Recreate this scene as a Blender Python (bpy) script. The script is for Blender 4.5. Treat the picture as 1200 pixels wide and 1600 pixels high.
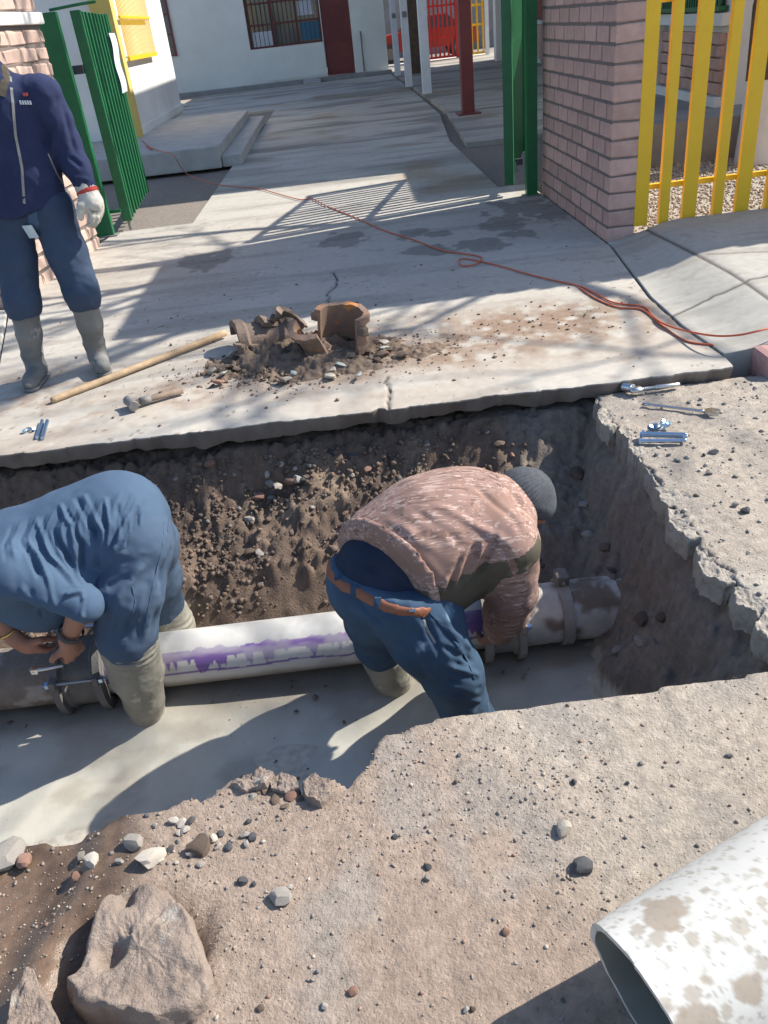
import bpy, bmesh, math, random
import numpy as np
from mathutils import Vector, Matrix, Euler

for o in list(bpy.data.objects):
    bpy.data.objects.remove(o)
SC = bpy.context.scene
COL = SC.collection
random.seed(4)
RNG = np.random.default_rng(4)

# ------------------------------------------------------------------ camera
FPX, CXP, CYP, HCAM = 1275.0, 600.0, 800.0, 1.55        # photograph is 1200 x 1600
ROLL, PITCH, YAW = math.atan2(248, 2130), math.atan(768 / 1275.0), math.radians(0.45)
def _rz(v, a):
    return Vector((v[0]*math.cos(a)-v[1]*math.sin(a), v[0]*math.sin(a)+v[1]*math.cos(a), v[2]))
_fw = Vector((0, math.cos(PITCH), -math.sin(PITCH))); _up = Vector((0, math.sin(PITCH), math.cos(PITCH))); _rt = Vector((1, 0, 0))
_ix = _rt*math.cos(ROLL) - _up*math.sin(ROLL)
_iy = -_rt*math.sin(ROLL) - _up*math.cos(ROLL)
FW, IX, IY = (_rz(v, -YAW) for v in (_fw, _ix, _iy))
CAM = Vector((0, 0, HCAM))
cd = bpy.data.cameras.new('camera'); cam = bpy.data.objects.new('camera', cd); COL.objects.link(cam)
cd.sensor_fit = 'VERTICAL'; cd.sensor_height = 24.0; cd.sensor_width = 18.0
cd.lens = FPX / 1600 * 24.0
cd.clip_start = 0.05; cd.clip_end = 2000
m = Matrix.Identity(4)
for i in range(3):
    m[i][0], m[i][1], m[i][2], m[i][3] = IX[i], -IY[i], -FW[i], CAM[i]
cam.matrix_world = m
SC.camera = cam

def ray(px, py): return FW*FPX + IX*(px-CXP) + IY*(py-CYP)
def P(px, py, Y):                       # pixel on a plane y = Y
    d = ray(px, py); return CAM + d*(Y/d.y)
def G(px, py, z=0.0):                   # pixel on a level z
    d = ray(px, py); return CAM + d*((z-HCAM)/d.z)

# ------------------------------------------------------------------ light
SUN_EL, SUN_AZ = math.radians(41), math.radians(15.6)      # azimuth from +x towards +y
SUN_DIR = Vector((math.cos(SUN_EL)*math.cos(SUN_AZ), math.cos(SUN_EL)*math.sin(SUN_AZ), math.sin(SUN_EL)))
w = bpy.data.worlds.new('World'); SC.world = w; w.use_nodes = True
nt = w.node_tree; nt.nodes.clear()
sky = nt.nodes.new('ShaderNodeTexSky'); sky.sky_type = 'NISHITA'; sky.sun_disc = False
sky.sun_elevation = SUN_EL; sky.sun_rotation = math.pi/2 - SUN_AZ
sky.air_density = 1.0; sky.dust_density = 0.7; sky.ozone_density = 1.6
bg = nt.nodes.new('ShaderNodeBackground'); bg.inputs[1].default_value = 0.12
wo = nt.nodes.new('ShaderNodeOutputWorld')
nt.links.new(sky.outputs[0], bg.inputs[0]); nt.links.new(bg.outputs[0], wo.inputs[0])
sl = bpy.data.lights.new('sun', 'SUN'); sl.energy = 4.6; sl.angle = math.radians(0.55); sl.color = (1.0, 0.94, 0.84)
so = bpy.data.objects.new('sun', sl); COL.objects.link(so)
so.rotation_euler = SUN_DIR.to_track_quat('Z', 'Y').to_euler(); so.location = (8, 3, 9)
SC.view_settings.view_transform = 'Standard'; SC.view_settings.look = 'None'
SC.view_settings.exposure = 0.76; SC.view_settings.gamma = 1.0; SC.view_settings.use_curve_mapping = False

# ------------------------------------------------------------------ noise
def _hash(ix, iy, iz, s):
    h = (ix.astype(np.int64)*374761393 + iy.astype(np.int64)*668265263 + iz.astype(np.int64)*1442695041 + s*974634777) & 0xffffffff
    h = ((h ^ (h >> 13)) * 1274126177) & 0xffffffff
    h = h ^ (h >> 16)
    return (h & 0xffff).astype(np.float32) / 32767.5 - 1.0
def vn(p, s=0):
    p = np.asarray(p, dtype=np.float32); f = np.floor(p); t = p - f; i = f.astype(np.int64)
    t = t*t*(3-2*t)
    x, y, z = i[:, 0], i[:, 1], i[:, 2]; tx, ty, tz = t[:, 0], t[:, 1], t[:, 2]
    def L(a, b, k): return a + (b-a)*k
    return L(L(L(_hash(x, y, z, s), _hash(x+1, y, z, s), tx), L(_hash(x, y+1, z, s), _hash(x+1, y+1, z, s), tx), ty),
             L(L(_hash(x, y, z+1, s), _hash(x+1, y, z+1, s), tx), L(_hash(x, y+1, z+1, s), _hash(x+1, y+1, z+1, s), tx), ty), tz)
def fbm(p, sc, oc=4, s=0, g=0.5):
    p = np.asarray(p, dtype=np.float32)*sc; a = 1.0; r = 0; n = 0
    for k in range(oc):
        r = r + a*vn(p + 17.3*k, s+k); n += a; a *= g; p = p*2.03
    return r/n
def ss(a, b, x):
    t = np.clip((x-a)/(b-a), 0, 1); return t*t*(3-2*t)
def xyz(x, y, z=0.0):
    x = np.asarray(x, dtype=np.float32); y = np.asarray(y, dtype=np.float32)
    return np.stack([x.ravel(), y.ravel(), np.zeros(x.size, np.float32)+z], 1)

# ------------------------------------------------------------------ objects and materials
def tag(o, label=None, cat=None, group=None, kind=None):
    if label: o['label'] = label
    if cat: o['category'] = cat
    if group: o['group'] = group
    if kind: o['kind'] = kind
    return o
def empty(name, loc, label=None, cat=None, group=None):
    o = bpy.data.objects.new(name, None); COL.objects.link(o); o.location = loc; o.empty_display_size = 0.1
    return tag(o, label, cat, group)
def link(name, me, parent=None, mat=None):
    o = bpy.data.objects.new(name, me); COL.objects.link(o)
    if mat is not None and len(me.materials) == 0: me.materials.append(mat)
    if parent is not None:
        o.parent = parent; o.matrix_parent_inverse = Matrix.Translation(-parent.location)
    return o
def meshof(name, v, f, mat=None, smooth=False):
    me = bpy.data.meshes.new(name)
    v = np.asarray(v, dtype=np.float32)
    if isinstance(f, np.ndarray) and f.ndim == 2:
        n, k = f.shape
        me.vertices.add(len(v)); me.vertices.foreach_set('co', v.ravel())
        me.loops.add(n*k); me.loops.foreach_set('vertex_index', f.astype(np.int32).ravel())
        me.polygons.add(n); me.polygons.foreach_set('loop_start', np.arange(0, n*k, k, dtype=np.int32))
        me.polygons.foreach_set('loop_total', np.full(n, k, dtype=np.int32))
        me.update(calc_edges=True)
    else:
        me.from_pydata([tuple(map(float, q)) for q in v], [], [tuple(int(i) for i in q) for q in f])
    if smooth: me.polygons.foreach_set('use_smooth', np.ones(len(me.polygons), dtype=bool))
    if mat is not None: me.materials.append(mat)
    me.validate(); me.update()
    return me
def setcol(me, rgb, name='Col'):
    a = me.attributes.new(name, 'FLOAT_COLOR', 'POINT')
    c = np.ones((len(me.vertices), 4), np.float32); c[:, :3] = rgb
    a.data.foreach_set('color', c.ravel())
def setval(me, v, name):
    a = me.attributes.new(name, 'FLOAT', 'POINT'); a.data.foreach_set('value', np.asarray(v, np.float32))

def lin(r, g, b):
    def f(c):
        c /= 255.0; return c/12.92 if c <= 0.04045 else ((c+0.055)/1.055)**2.4
    return (f(r), f(g), f(b))
def pmat(name, c1, c2=None, scale=6.0, rough=0.8, bump=0.0, bscale=60.0, metal=0.0, attr=None, rattr=None, rand=0.0, spots=None, spec=0.5, detail=5.0, vary=0.0, stretch=None, dist=0.01):
    """c1..c2 mixed by noise; attr: colour attribute as the base; spots=(colour, scale, amount); rand: brightness per object."""
    mt = bpy.data.materials.new(name); mt.use_nodes = True; t = mt.node_tree; N = t.nodes; Lk = t.links
    b = N['Principled BSDF']; b.inputs['Roughness'].default_value = rough; b.inputs['Metallic'].default_value = metal
    b.inputs['Specular IOR Level'].default_value = spec
    tc = N.new('ShaderNodeTexCoord'); vec = tc.outputs['Object']
    if stretch:
        mp = N.new('ShaderNodeMapping'); mp.inputs['Scale'].default_value = stretch; Lk.new(vec, mp.inputs[0]); vec = mp.outputs[0]
    def noise(s, d=detail, r=0.6):
        n = N.new('ShaderNodeTexNoise'); n.inputs['Scale'].default_value = s; n.inputs['Detail'].default_value = d; n.inputs['Roughness'].default_value = r
        Lk.new(vec, n.inputs['Vector']); return n.outputs['Fac']
    def ramp(f, a, bb):
        r = N.new('ShaderNodeMapRange'); r.inputs[1].default_value = a; r.inputs[2].default_value = bb; Lk.new(f, r.inputs[0]); return r.outputs[0]
    def mix(f, a, bb, mode='MIX'):
        x = N.new('ShaderNodeMix'); x.data_type = 'RGBA'; x.blend_type = mode
        if isinstance(f, float): x.inputs[0].default_value = f
        else: Lk.new(f, x.inputs[0])
        for sock, v in ((x.inputs[6], a), (x.inputs[7], bb)):
            if isinstance(v, tuple): sock.default_value = (*v, 1)
            else: Lk.new(v, sock)
        return x.outputs[2]
    if attr:
        at = N.new('ShaderNodeAttribute'); at.attribute_name = attr; col = at.outputs['Color']
    else:
        col = mix(ramp(noise(scale), 0.32, 0.68), c1, c2 if c2 else c1)
    if vary:
        k = ramp(noise(scale*2.3), 0.3, 0.7); v = N.new('ShaderNodeMapRange'); v.inputs[3].default_value = 1-vary; v.inputs[4].default_value = 1+vary; Lk.new(k, v.inputs[0])
        cc = N.new('ShaderNodeCombineColor'); [Lk.new(v.outputs[0], cc.inputs[i]) for i in range(3)]
        col = mix(1.0, col, cc.outputs[0], 'MULTIPLY')
    if spots:
        col = mix(ramp(noise(spots[1], 3.0), 1-spots[2], 1-spots[2]+0.06), col, spots[0])
    if rand:
        oi = N.new('ShaderNodeObjectInfo'); v = N.new('ShaderNodeMapRange'); v.inputs[3].default_value = 1-rand; v.inputs[4].default_value = 1+rand; Lk.new(oi.outputs['Random'], v.inputs[0])
        cc = N.new('ShaderNodeCombineColor'); [Lk.new(v.outputs[0], cc.inputs[i]) for i in range(3)]
        col = mix(1.0, col, cc.outputs[0], 'MULTIPLY')
    Lk.new(col, b.inputs['Base Color'])
    if rattr:
        at = N.new('ShaderNodeAttribute'); at.attribute_name = rattr; Lk.new(at.outputs['Fac'], b.inputs['Roughness'])
    if bump:
        bp = N.new('ShaderNodeBump'); bp.inputs['Strength'].default_value = bump; bp.inputs['Distance'].default_value = dist
        if rattr:
            ba = N.new('ShaderNodeAttribute'); ba.attribute_name = 'Bump'; Lk.new(ba.outputs['Fac'], bp.inputs['Strength'])
        Lk.new(noise(bscale, 6.0, 0.65), bp.inputs['Height']); Lk.new(bp.outputs[0], b.inputs['Normal'])
    return mt

M = {}
M['ground'] = pmat('ground soil', (.3, .25, .2), scale=14, rough=.95, bump=.55, bscale=110, attr='Col', rattr='Rough', vary=.22, dist=.011)
M['concrete'] = pmat('concrete', (.5, .5, .5), scale=9, rough=.88, bump=.25, bscale=90, attr='Col', vary=.09, dist=.004)
M['concrete_plain'] = pmat('concrete plain', (.46, .44, .41), (.36, .35, .33), 3, .85, .2, 60, vary=.08)
M['concrete_grey'] = pmat('concrete grey', (.30, .29, .28), (.22, .215, .21), 2.5, .7, .2, 60, vary=.1)
M['brick'] = pmat('painted brick', (.58, .375, .315), (.46, .29, .245), 11, .9, .35, 90, rand=.14, spots=((.40, .30, .28), 25, .38), dist=.006)
M['brick_l'] = pmat('pale brick', (.55, .40, .33), (.45, .32, .27), 9, .9, .4, 80, rand=.14, dist=.008)
M['mortar'] = pmat('mortar', (.20, .165, .15), (.15, .125, .115), 20, .95, .4, 100)
M['yellow'] = pmat('yellow enamel', (.86, .52, .015), (.78, .46, .015), 5, .5, .1, 40, spots=((.42, .22, .03), 30, .27))
M['green'] = pmat('green enamel', (.010, .145, .05), (.008, .11, .038), 6, .42, .1, 40, spots=((.03, .07, .03), 22, .27))
M['red'] = pmat('red oxide enamel', (.20, .035, .03), (.15, .03, .028), 4, .5, .1, 40)
M['red_bright'] = pmat('bright red enamel', (.62, .03, .03), (.5, .03, .03), 4, .45)
M['white_wall'] = pmat('white plaster', (.74, .74, .72), (.66, .66, .63), 1.2, .9, .25, 50, spots=((.55, .54, .5), 5, .3), vary=.05)
M['cream_wall'] = pmat('cream plaster', (.80, .80, .74), (.72, .73, .67), .6, .9, .25, 40, vary=.05, spots=((.62, .62, .57), 3.1, .3))
M['white_paint'] = pmat('white paint', (.72, .74, .78), (.62, .64, .68), 4, .6, .1, 40)
M['yellow_wall'] = pmat('yellow wall paint', (.68, .50, .14), (.58, .42, .12), 4, .85, .2, 40)
M['dark'] = pmat('dark interior', (.03, .032, .036), (.06, .06, .065), 1.5, .6)
M['pink_kerb'] = pmat('faded red kerb', (.45, .27, .25), (.38, .21, .2), 9, .85, .3, 60, spots=((.5, .46, .42), 18, .4))
M['soil'] = pmat('soil clods', (.19, .14, .105), (.12, .088, .066), 20, .97, .6, 140, rand=.2, dist=.006)
M['stone'] = pmat('grey stone', (.36, .33, .29), (.26, .235, .21), 18, .92, .5, 120, rand=.3, dist=.006)
M['stone_pale'] = pmat('pale stone', (.55, .50, .43), (.44, .39, .33), 18, .92, .5, 120, rand=.2, dist=.006)
M['stone_dark'] = pmat('dark stone', (.10, .10, .105), (.07, .07, .075), 18, .9, .5, 120, rand=.3, dist=.006)
M['stone_red'] = pmat('reddish stone', (.30, .17, .12), (.22, .13, .1), 18, .92, .5, 120, rand=.25, dist=.006)
M['pebble'] = pmat('pebbles', (.40, .345, .29), (.25, .21, .18), 30, .92, .3, 100)
M['gravel'] = pmat('gravel', (.48, .45, .40), (.22, .2, .175), 55, .93, .6, 160, detail=2)
M['bark'] = pmat('bark', (.17, .11, .075), (.09, .062, .045), 9, .95, .8, 40, dist=.02)
M['glass'] = pmat('dark window glass', (.05, .06, .07), (.09, .10, .11), 1.2, .08, spec=.8)
M['steel'] = pmat('bright steel', (.62, .64, .67), (.5, .52, .55), 30, .28, metal=1.0)
M['zinc'] = pmat('blue zinc plating', (.42, .56, .74), (.34, .48, .66), 40, .3, metal=1.0)
M['wood'] = pmat('worn wood', (.50, .36, .22), (.36, .25, .15), 20, .75, .25, 60, stretch=(1, 1, 1))
M['dirty_steel'] = pmat('dusty steel', (.27, .26, .25), (.2, .19, .18), 25, .7, .3, 80, metal=.3)
M['rust'] = pmat('rusty cast iron', (.23, .165, .125), (.15, .115, .095), 14, .95, .7, 70, spots=((.40, .17, .06), 9, .33), dist=.008)
M['cord'] = pmat('orange cord', (.62, .13, .05), (.5, .1, .045), 20, .5)
M['skin'] = pmat('skin', (.36, .175, .115), (.31, .145, .095), 18, .55, .15, 150)
M['hair'] = pmat('dark hair', (.02, .016, .014), (.05, .04, .035), 40, .6, .5, 160)
M['rubber'] = pmat('dusty rubber', (.13, .135, .135), (.20, .20, .195), 7, .75, .2, 60, spots=((.34, .335, .32), 11, .38))
M['rubber_mud'] = pmat('muddy rubber', (.20, .195, .165), (.30, .285, .235), 9, .6, .25, 60, spots=((.42, .40, .34), 13, .4))

M['heap0'] = pmat('joint soil', (.17, .14, .115), (.11, .09, .075), 25, .97, .7, 130, dist=.006)
def boxv(c, s, R=None):
    c = Vector(c); h = Vector(s)/2
    vs = [Vector((sx*h.x, sy*h.y, sz*h.z)) for sx in (-1, 1) for sy in (-1, 1) for sz in (-1, 1)]
    if R is not None: vs = [R @ q for q in vs]
    return [c+q for q in vs]
BOXF = [(0, 1, 3, 2), (4, 6, 7, 5), (0, 4, 5, 1), (2, 3, 7, 6), (0, 2, 6, 4), (1, 5, 7, 3)]
class MB:
    """collects boxes, bars, tubes and turned shapes into one mesh"""
    def __init__(s): s.v = []; s.f = []
    def add(s, vs, fs):
        o = len(s.v); s.v += [tuple(q) for q in vs]; s.f += [tuple(i+o for i in q) for q in fs]; return s
    def box(s, c, sz, R=None): return s.add(boxv(c, sz, R), BOXF)
    def bb(s, x0, x1, y0, y1, z0, z1): return s.box(((x0+x1)/2, (y0+y1)/2, (z0+z1)/2), (abs(x1-x0), abs(y1-y0), abs(z1-z0)))
    def rbox(s, c, sz, bev, R=None):       # box with chamfered vertical and horizontal edges
        bm = bmesh.new(); bmesh.ops.create_cube(bm, size=1)
        bmesh.ops.scale(bm, vec=sz, verts=bm.verts)
        bmesh.ops.bevel(bm, geom=list(bm.edges), offset=bev, segments=2, affect='EDGES', profile=.6)
        bm.verts.index_update(); c = Vector(c)
        vs = [c+((R @ q.co) if R is not None else q.co) for q in bm.verts]; fs = [[q.index for q in f.verts] for f in bm.faces]
        bm.free(); return s.add(vs, fs)
    def tube(s, pts, rad, n=10, caps=True, flat=1.0, upv=(0, 0, 1)):
        pts = [Vector(q) for q in pts]; k = len(pts); rad = list(rad) if hasattr(rad, '__len__') else [rad]*k
        vs = []; fs = []; pu = None
        for i, q in enumerate(pts):
            d = (pts[min(i+1, k-1)] - pts[max(i-1, 0)]).normalized()
            if pu is None:
                u = d.cross(Vector(upv)); u = u if u.length > 1e-3 else d.cross(Vector((1, 0, 0))); u.normalize()
            else:
                u = (pu - d*pu.dot(d)).normalized()
            pu = u; wv = u.cross(d)
            for j in range(n):
                a = 2*math.pi*j/n; vs.append(q + (u*math.cos(a) + wv*math.sin(a)*flat)*rad[i])
        for i in range(k-1):
            for j in range(n):
                fs.append((i*n+j, i*n+(j+1) % n, (i+1)*n+(j+1) % n, (i+1)*n+j))
        if caps: fs += [tuple(range(n))[::-1], tuple((k-1)*n+j for j in range(n))]
        return s.add(vs, fs)
    def lathe(s, prof, origin, axis, n=24, a0=0.0, a1=2*math.pi, ref=(0, 0, 1)):
        ax = Vector(axis).normalized(); u = Vector(ref); u = (u-ax*u.dot(ax)).normalized(); wv = ax.cross(u); origin = Vector(origin)
        full = abs(a1-a0) > 6.28; m2 = n if full else n+1; vs = []; fs = []
        for (h, r) in prof:
            for j in range(m2):
                a = a0+(a1-a0)*j/n; vs.append(origin+ax*h+(u*math.cos(a)+wv*math.sin(a))*r)
        for i in range(len(prof)-1):
            for j in range(n):
                j2 = (j+1) % m2
                fs.append((i*m2+j, i*m2+j2, (i+1)*m2+j2, (i+1)*m2+j))
        return s.add(vs, fs)
    def mesh(s, name, mat=None, smooth=False): return meshof(name, s.v, s.f, mat, smooth)
    def build(s, name, mat, parent=None, smooth=False): return link(name, s.mesh(name, mat, smooth), parent)
def autosmooth(me, deg=35):
    me.polygons.foreach_set('use_smooth', np.ones(len(me.polygons), dtype=bool))
    bm = bmesh.new(); bm.from_mesh(me); c = math.radians(deg)
    for e in bm.edges:
        if len(e.link_faces) == 2 and e.calc_face_angle(0) > c: e.smooth = False
    bm.to_mesh(me); bm.free(); return me
def copyobj(o, parent=None, loc=None):
    c = o.copy(); COL.objects.link(c)
    if parent is not None:
        c.parent = parent; c.matrix_parent_inverse = Matrix.Translation(-parent.location)
    if loc is not None: c.location = loc
    return c

# ================================================================== GROUND
EDGE = [(-6, 1.36), (-1.6, 1.34), (-1.0, 1.331), (-.85, 1.346), (-.624, 1.393), (-.514, 1.40), (-.45, 1.445), (-.391, 1.472), (-.32, 1.455), (-.258, 1.381), (-.21, 1.423), (-.154, 1.389), (-.10, 1.46), (-.056, 1.538), (.032, 1.57), (.258, 1.584), (.64, 1.586), (.978, 1.602), (1.3, 1.61)]
EX, EY = np.array([e[0] for e in EDGE]), np.array([e[1] for e in EDGE])
FLOOR = -0.80
def ground_z(X, Y, full=True):
    sh = X.shape; x = X.ravel().astype(np.float32); y = Y.ravel().astype(np.float32); p = xyz(x, y)
    n1 = fbm(p, 1.3, 3, 1); n2 = fbm(p, 9, 4, 5); n3 = fbm(p, 38, 3, 9)
    street = -0.06 + .008*n1 + .006*n2 + .0022*n3
    street = street + .008*ss(.2, .9, fbm(p, 3.2, 3, 21)) + .0016*fbm(p, 80, 2, 22)
    # depression round the concrete lump, wheel rut with mud at the left
    street -= .075*np.exp(-(((x+.63+.05*n2)/.175)**2 + ((y-.985+.05*n1)/.175)**2)**3)
    street -= .05*ss(-.72, -.86, x + .12*fbm(p, 3, 2, 31) - .2*(y-1.15))*ss(1.5, 1.2, y)
    yard = -0.045 + .012*n1 + .008*n2
    base = np.where(y > 3.58, yard, street)
    # trench
    yn = np.interp(x, EX, EY) + .022*fbm(p, 14, 3, 41)*(x < .0) + .008*fbm(p, 20, 2, 43)
    xr = 1.075 + .05*fbm(p, 6, 3, 51) + .03*fbm(p, 20, 3, 52)
    d_near = y - yn; d_right = xr - x
    floor = FLOOR + .018*fbm(p, 2.2, 2, 61) + .004*fbm(p, 11, 2, 62)
    floor = floor + .07*ss(2.22, 2.46, y)
    floor = floor + .016*np.exp(-((y-2.05-.3*x)/.05)**2)*ss(.25, .6, x)
    # far bank: undercut slab, dark loose face, crumbly ledge, smooth cut down to behind the pipe
    yy = y + .055*fbm(p, 3.3, 3, 71) + .02*fbm(p, 15, 3, 72)
    bank = np.interp(yy, [2.78, 2.87, 2.97, 3.06, 3.2, 3.32, 3.40, 3.47, 3.54, 3.7], [FLOOR-.01, -.72, -.60, -.495, -.43, -.36, -.31, -.21, -.135, -.12]).astype(np.float32)
    rough = ss(-.62, -.5, bank)
    bank = bank + rough*(.06*fbm(p, 9, 5, 75, .6) + .07*np.abs(fbm(p, 20, 5, 76, .62))-.015) + .02*fbm(p, 9, 5, 77, .62)
    # right end: steep wall with a broken crust
    wall = np.interp(d_right + .03*fbm(p, 7, 3, 81), [-.01, .012, .05, .12, .22, .30, .36], [-.06, -.17, -.22, -.42, -.60, -.74, FLOOR]).astype(np.float32)
    wall = wall + (.04*fbm(p, 12, 5, 85, .62)+.04*np.abs(fbm(p, 24, 4, 86, .6))-.01)*ss(.0, .1, d_right)
    near = np.interp(d_near, [-.004, .02, .10, .18], [-.06, -.2, -.6, FLOOR]).astype(np.float32)
    floor = floor-.03
    inside = (d_near > 0) & (d_right > 0) & (y < 3.7)
    hole = np.maximum(np.maximum(floor, np.where(y > 2.7, bank, -9)), np.maximum(np.where(d_right < .4, wall, -9), near))
    hole = np.where(hole > base, base, hole)
    z = np.where(inside, hole, base)
    z = np.where((y > 3.5) & (z > -.125), -.125, z) if full else z
    return z.reshape(sh)
def gz(x, y): return float(ground_z(np.array([[x]]), np.array([[y]]))[0, 0])

def axis(lo, hi, step, far, n=16):
    a = np.arange(lo, hi+1e-6, step); g = np.geomspace(step, 1, n); 
    out = hi + (far-hi)*(np.geomspace(.0004, 1, n)); neg = lo - (far+lo)*(np.geomspace(.0004, 1, n))[::-1]
    return np.concatenate([neg, a, out])
gx = axis(-2.5, 2.5, .0115, 400); gy = axis(.45, 3.72, .0115, 400)
GX, GY = np.meshgrid(gx, gy)
GZ = ground_z(GX, GY)
GZ = np.where((GY > 3.7), -.05 + np.where(GY > 3.9, 0, -.075*(3.9-GY)/.2), GZ)
def gridmesh(name, X, Y, Z, mat):
    ny, nx = X.shape; idx = np.arange(ny*nx).reshape(ny, nx)
    f = np.stack([idx[:-1, :-1].ravel(), idx[:-1, 1:].ravel(), idx[1:, 1:].ravel(), idx[1:, :-1].ravel()], 1)
    return meshof(name, np.stack([X.ravel(), Y.ravel(), Z.ravel()], 1), f, mat, True)
gm = gridmesh('ground', GX, GY, GZ, M['ground'])
def ground_colour():
    x, y, z = GX.ravel(), GY.ravel(), GZ.ravel(); p = xyz(x, y)
    def C(*c): return np.array(c, np.float32)[None]
    def mix(a, b, k): return a + (b-a)*k[:, None]
    n = fbm(p, 2.1, 4, 101)*.5+.5; nf = fbm(p, 30, 3, 103)*.5+.5; nv = fbm(p, 90, 2, 104)*.5+.5
    brown = mix(C(.355, .278, .222), C(.285, .215, .168), n)
    grey = mix(C(.42, .365, .305), C(.345, .295, .245), nf)
    c = mix(brown, grey, ss(.05, .42, x - .55*(1.25-y) + .35*(n-.5)) * ss(-.25, .1, .75-np.abs(y-1.1)) + ss(1.0, 1.1, x))
    c = mix(c, C(.50, .475, .42), ss(.5, .75, fbm(p, 1.5, 3, 110)*.5+.5)*ss(.9, 1.2, x)*.8)
    c = mix(c, C(.30, .27, .24), ss(.55, .72, fbm(p, 4.5, 4, 111)*.5+.5)*.6)
    wetx = ss(-.66, -.78, x + .1*fbm(p, 4, 2, 113) - .2*(y-1.15))*(y < 1.4)
    c = mix(c, mix(C(.17, .112, .075), C(.105, .07, .048), ss(.4, .6, fbm(p*np.array([3, 1, 1], np.float32), 5, 3, 117)*.5+.5)), wetx)
    c = c*(0.86+.28*nv[:, None])
    # trench
    tr = (z < -.10) & (y < 3.7) & (x < 1.1) & (y > 1.3)
    fl = ss(FLOOR+.13, FLOOR+.09, z)*tr
    soil = mix(C(.195, .138, .102), C(.115, .08, .06), nf); soil = mix(soil, C(.27, .20, .15), ss(.5, .8, n)*.7)
    soil = mix(soil, C(.30, .225, .16), ss(.6, .75, fbm(p, 5, 3, 120)*.5+.5)*.6)
    rw = ss(.55, .8, x); soil = mix(soil, mix(C(.28, .238, .20), C(.185, .152, .125), nf), rw)
    c = np.where(tr[:, None], soil, c)
    mud = mix(C(.56, .525, .45), C(.47, .44, .375), n); mud = mix(mud, C(.33, .30, .25), ss(.62, .78, fbm(p, 6, 4, 125)*.5+.5)*.5)
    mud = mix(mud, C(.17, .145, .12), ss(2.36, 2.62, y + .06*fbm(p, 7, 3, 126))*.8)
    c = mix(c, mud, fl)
    # dirt yard behind the gate
    yd = (y > 3.7)
    c = np.where(yd[:, None], mix(C(.27, .225, .185), C(.2, .17, .145), n), c)
    r = np.full(len(x), .95, np.float32); r = r - .62*wetx - .33*fl*ss(.3, .6, n)
    return c, r, .75 - .68*fl - .5*wetx
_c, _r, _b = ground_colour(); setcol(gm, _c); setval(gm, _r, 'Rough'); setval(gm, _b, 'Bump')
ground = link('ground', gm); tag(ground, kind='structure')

# smooth wet silt on the trench floor
M['silt'] = pmat('wet silt', (.5, .47, .4), scale=3, rough=.3, bump=.3, bscale=18, attr='Col', rattr=None, vary=.1, dist=.006)
mx_, my_ = np.meshgrid(np.arange(-3.0, .86, .02), np.arange(1.34, 2.92, .02)); q = xyz(mx_, my_)
mz_ = FLOOR + .018*fbm(q, 2.2, 2, 61).reshape(mx_.shape) + .07*ss(2.22, 2.46, my_) + .006*fbm(q*np.array([.5, 1, 1], np.float32), 7, 3, 66).reshape(mx_.shape)
for (a_, b_, h_) in ((.38, .02, .014), (.30, .12, .010), (.22, .22, .012)): mz_ = mz_ + h_*np.exp(-((my_-1.95-a_*mx_-b_)/.035)**2)*ss(.0, .35, mx_)
mm = gridmesh('silt', mx_, my_, mz_, M['silt']); n = fbm(q, 2.3, 3, 131)*.5+.5; n5 = fbm(q*np.array([.6, 1.6, 1], np.float32), 8, 4, 133)*.5+.5
cc_ = np.array([[.52, .505, .44]])*(1-n[:, None])+np.array([[.45, .435, .375]])*n[:, None]; k_ = (ss(.50, .68, n5)*.6)[:, None]; cc_ = cc_*(1-k_)+np.array([[.32, .285, .235]])*k_
k_ = (ss(2.28, 2.52, q[:, 1]+.05*fbm(q, 7, 3, 126))*.75)[:, None]; cc_ = cc_*(1-k_)+np.array([[.20, .17, .14]])*k_  # shade put into the colour: silt turns browner in the shaded area by the pipe
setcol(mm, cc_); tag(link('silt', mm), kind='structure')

# ------------------------------------------------------------------ concrete slabs
def dirt_blob(p, cx, cy, rx, ry, ang=0, s=0, nz=.5):
    dx, dy = p[:, 0]-cx, p[:, 1]-cy; c, sn = math.cos(ang), math.sin(ang)
    u = (dx*c+dy*sn)/rx; v = (-dx*sn+dy*c)/ry
    return np.clip(1.25 - np.sqrt(u*u+v*v) + nz*fbm(p, 9, 4, 200+s), 0, 1)
def polydist(p, pts):
    best = np.full(len(p), 9.0, np.float32); q = p[:, :2]
    for a, b in zip(pts[:-1], pts[1:]):
        a = np.array(a[:2], np.float32); b = np.array(b[:2], np.float32); ab = b-a
        t = np.clip(((q-a) @ ab)/(ab @ ab+1e-9), 0, 1); best = np.minimum(best, np.linalg.norm(q-(a+t[:, None]*ab), axis=1))
    return best
def jag(pts, amp, n=6, s=0):
    r = random.Random(s); out = []
    for a, b in zip(pts[:-1], pts[1:]):
        for k in range(n):
            t = k/n; q = Vector(a).lerp(Vector(b), t); out.append((q.x+r.uniform(-amp, amp), q.y+r.uniform(-amp, amp)))
    return out+[tuple(pts[-1][:2])]
def right_edge(y): return np.interp(y, [3.4, 3.6, 4.1, 4.63, 5.85, 8.6], [1.72, 1.735, 1.70, 1.715, 1.865, 1.87])
def left_edge(y): return np.interp(y, [3.4, 4.47, 5.77, 6.1, 8.6], [-2.0, -2.06, -2.42, -2.52, -2.24])
ys = np.concatenate([[3.55, 3.50], np.arange(3.502, 8.52, .0165)]); us = np.linspace(0, 1, 300)
U, V = np.meshgrid(us, ys)
XL, XR = left_edge(V), right_edge(V); SX = XL + (XR-XL)*U
q0 = xyz(SX, V)
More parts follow.
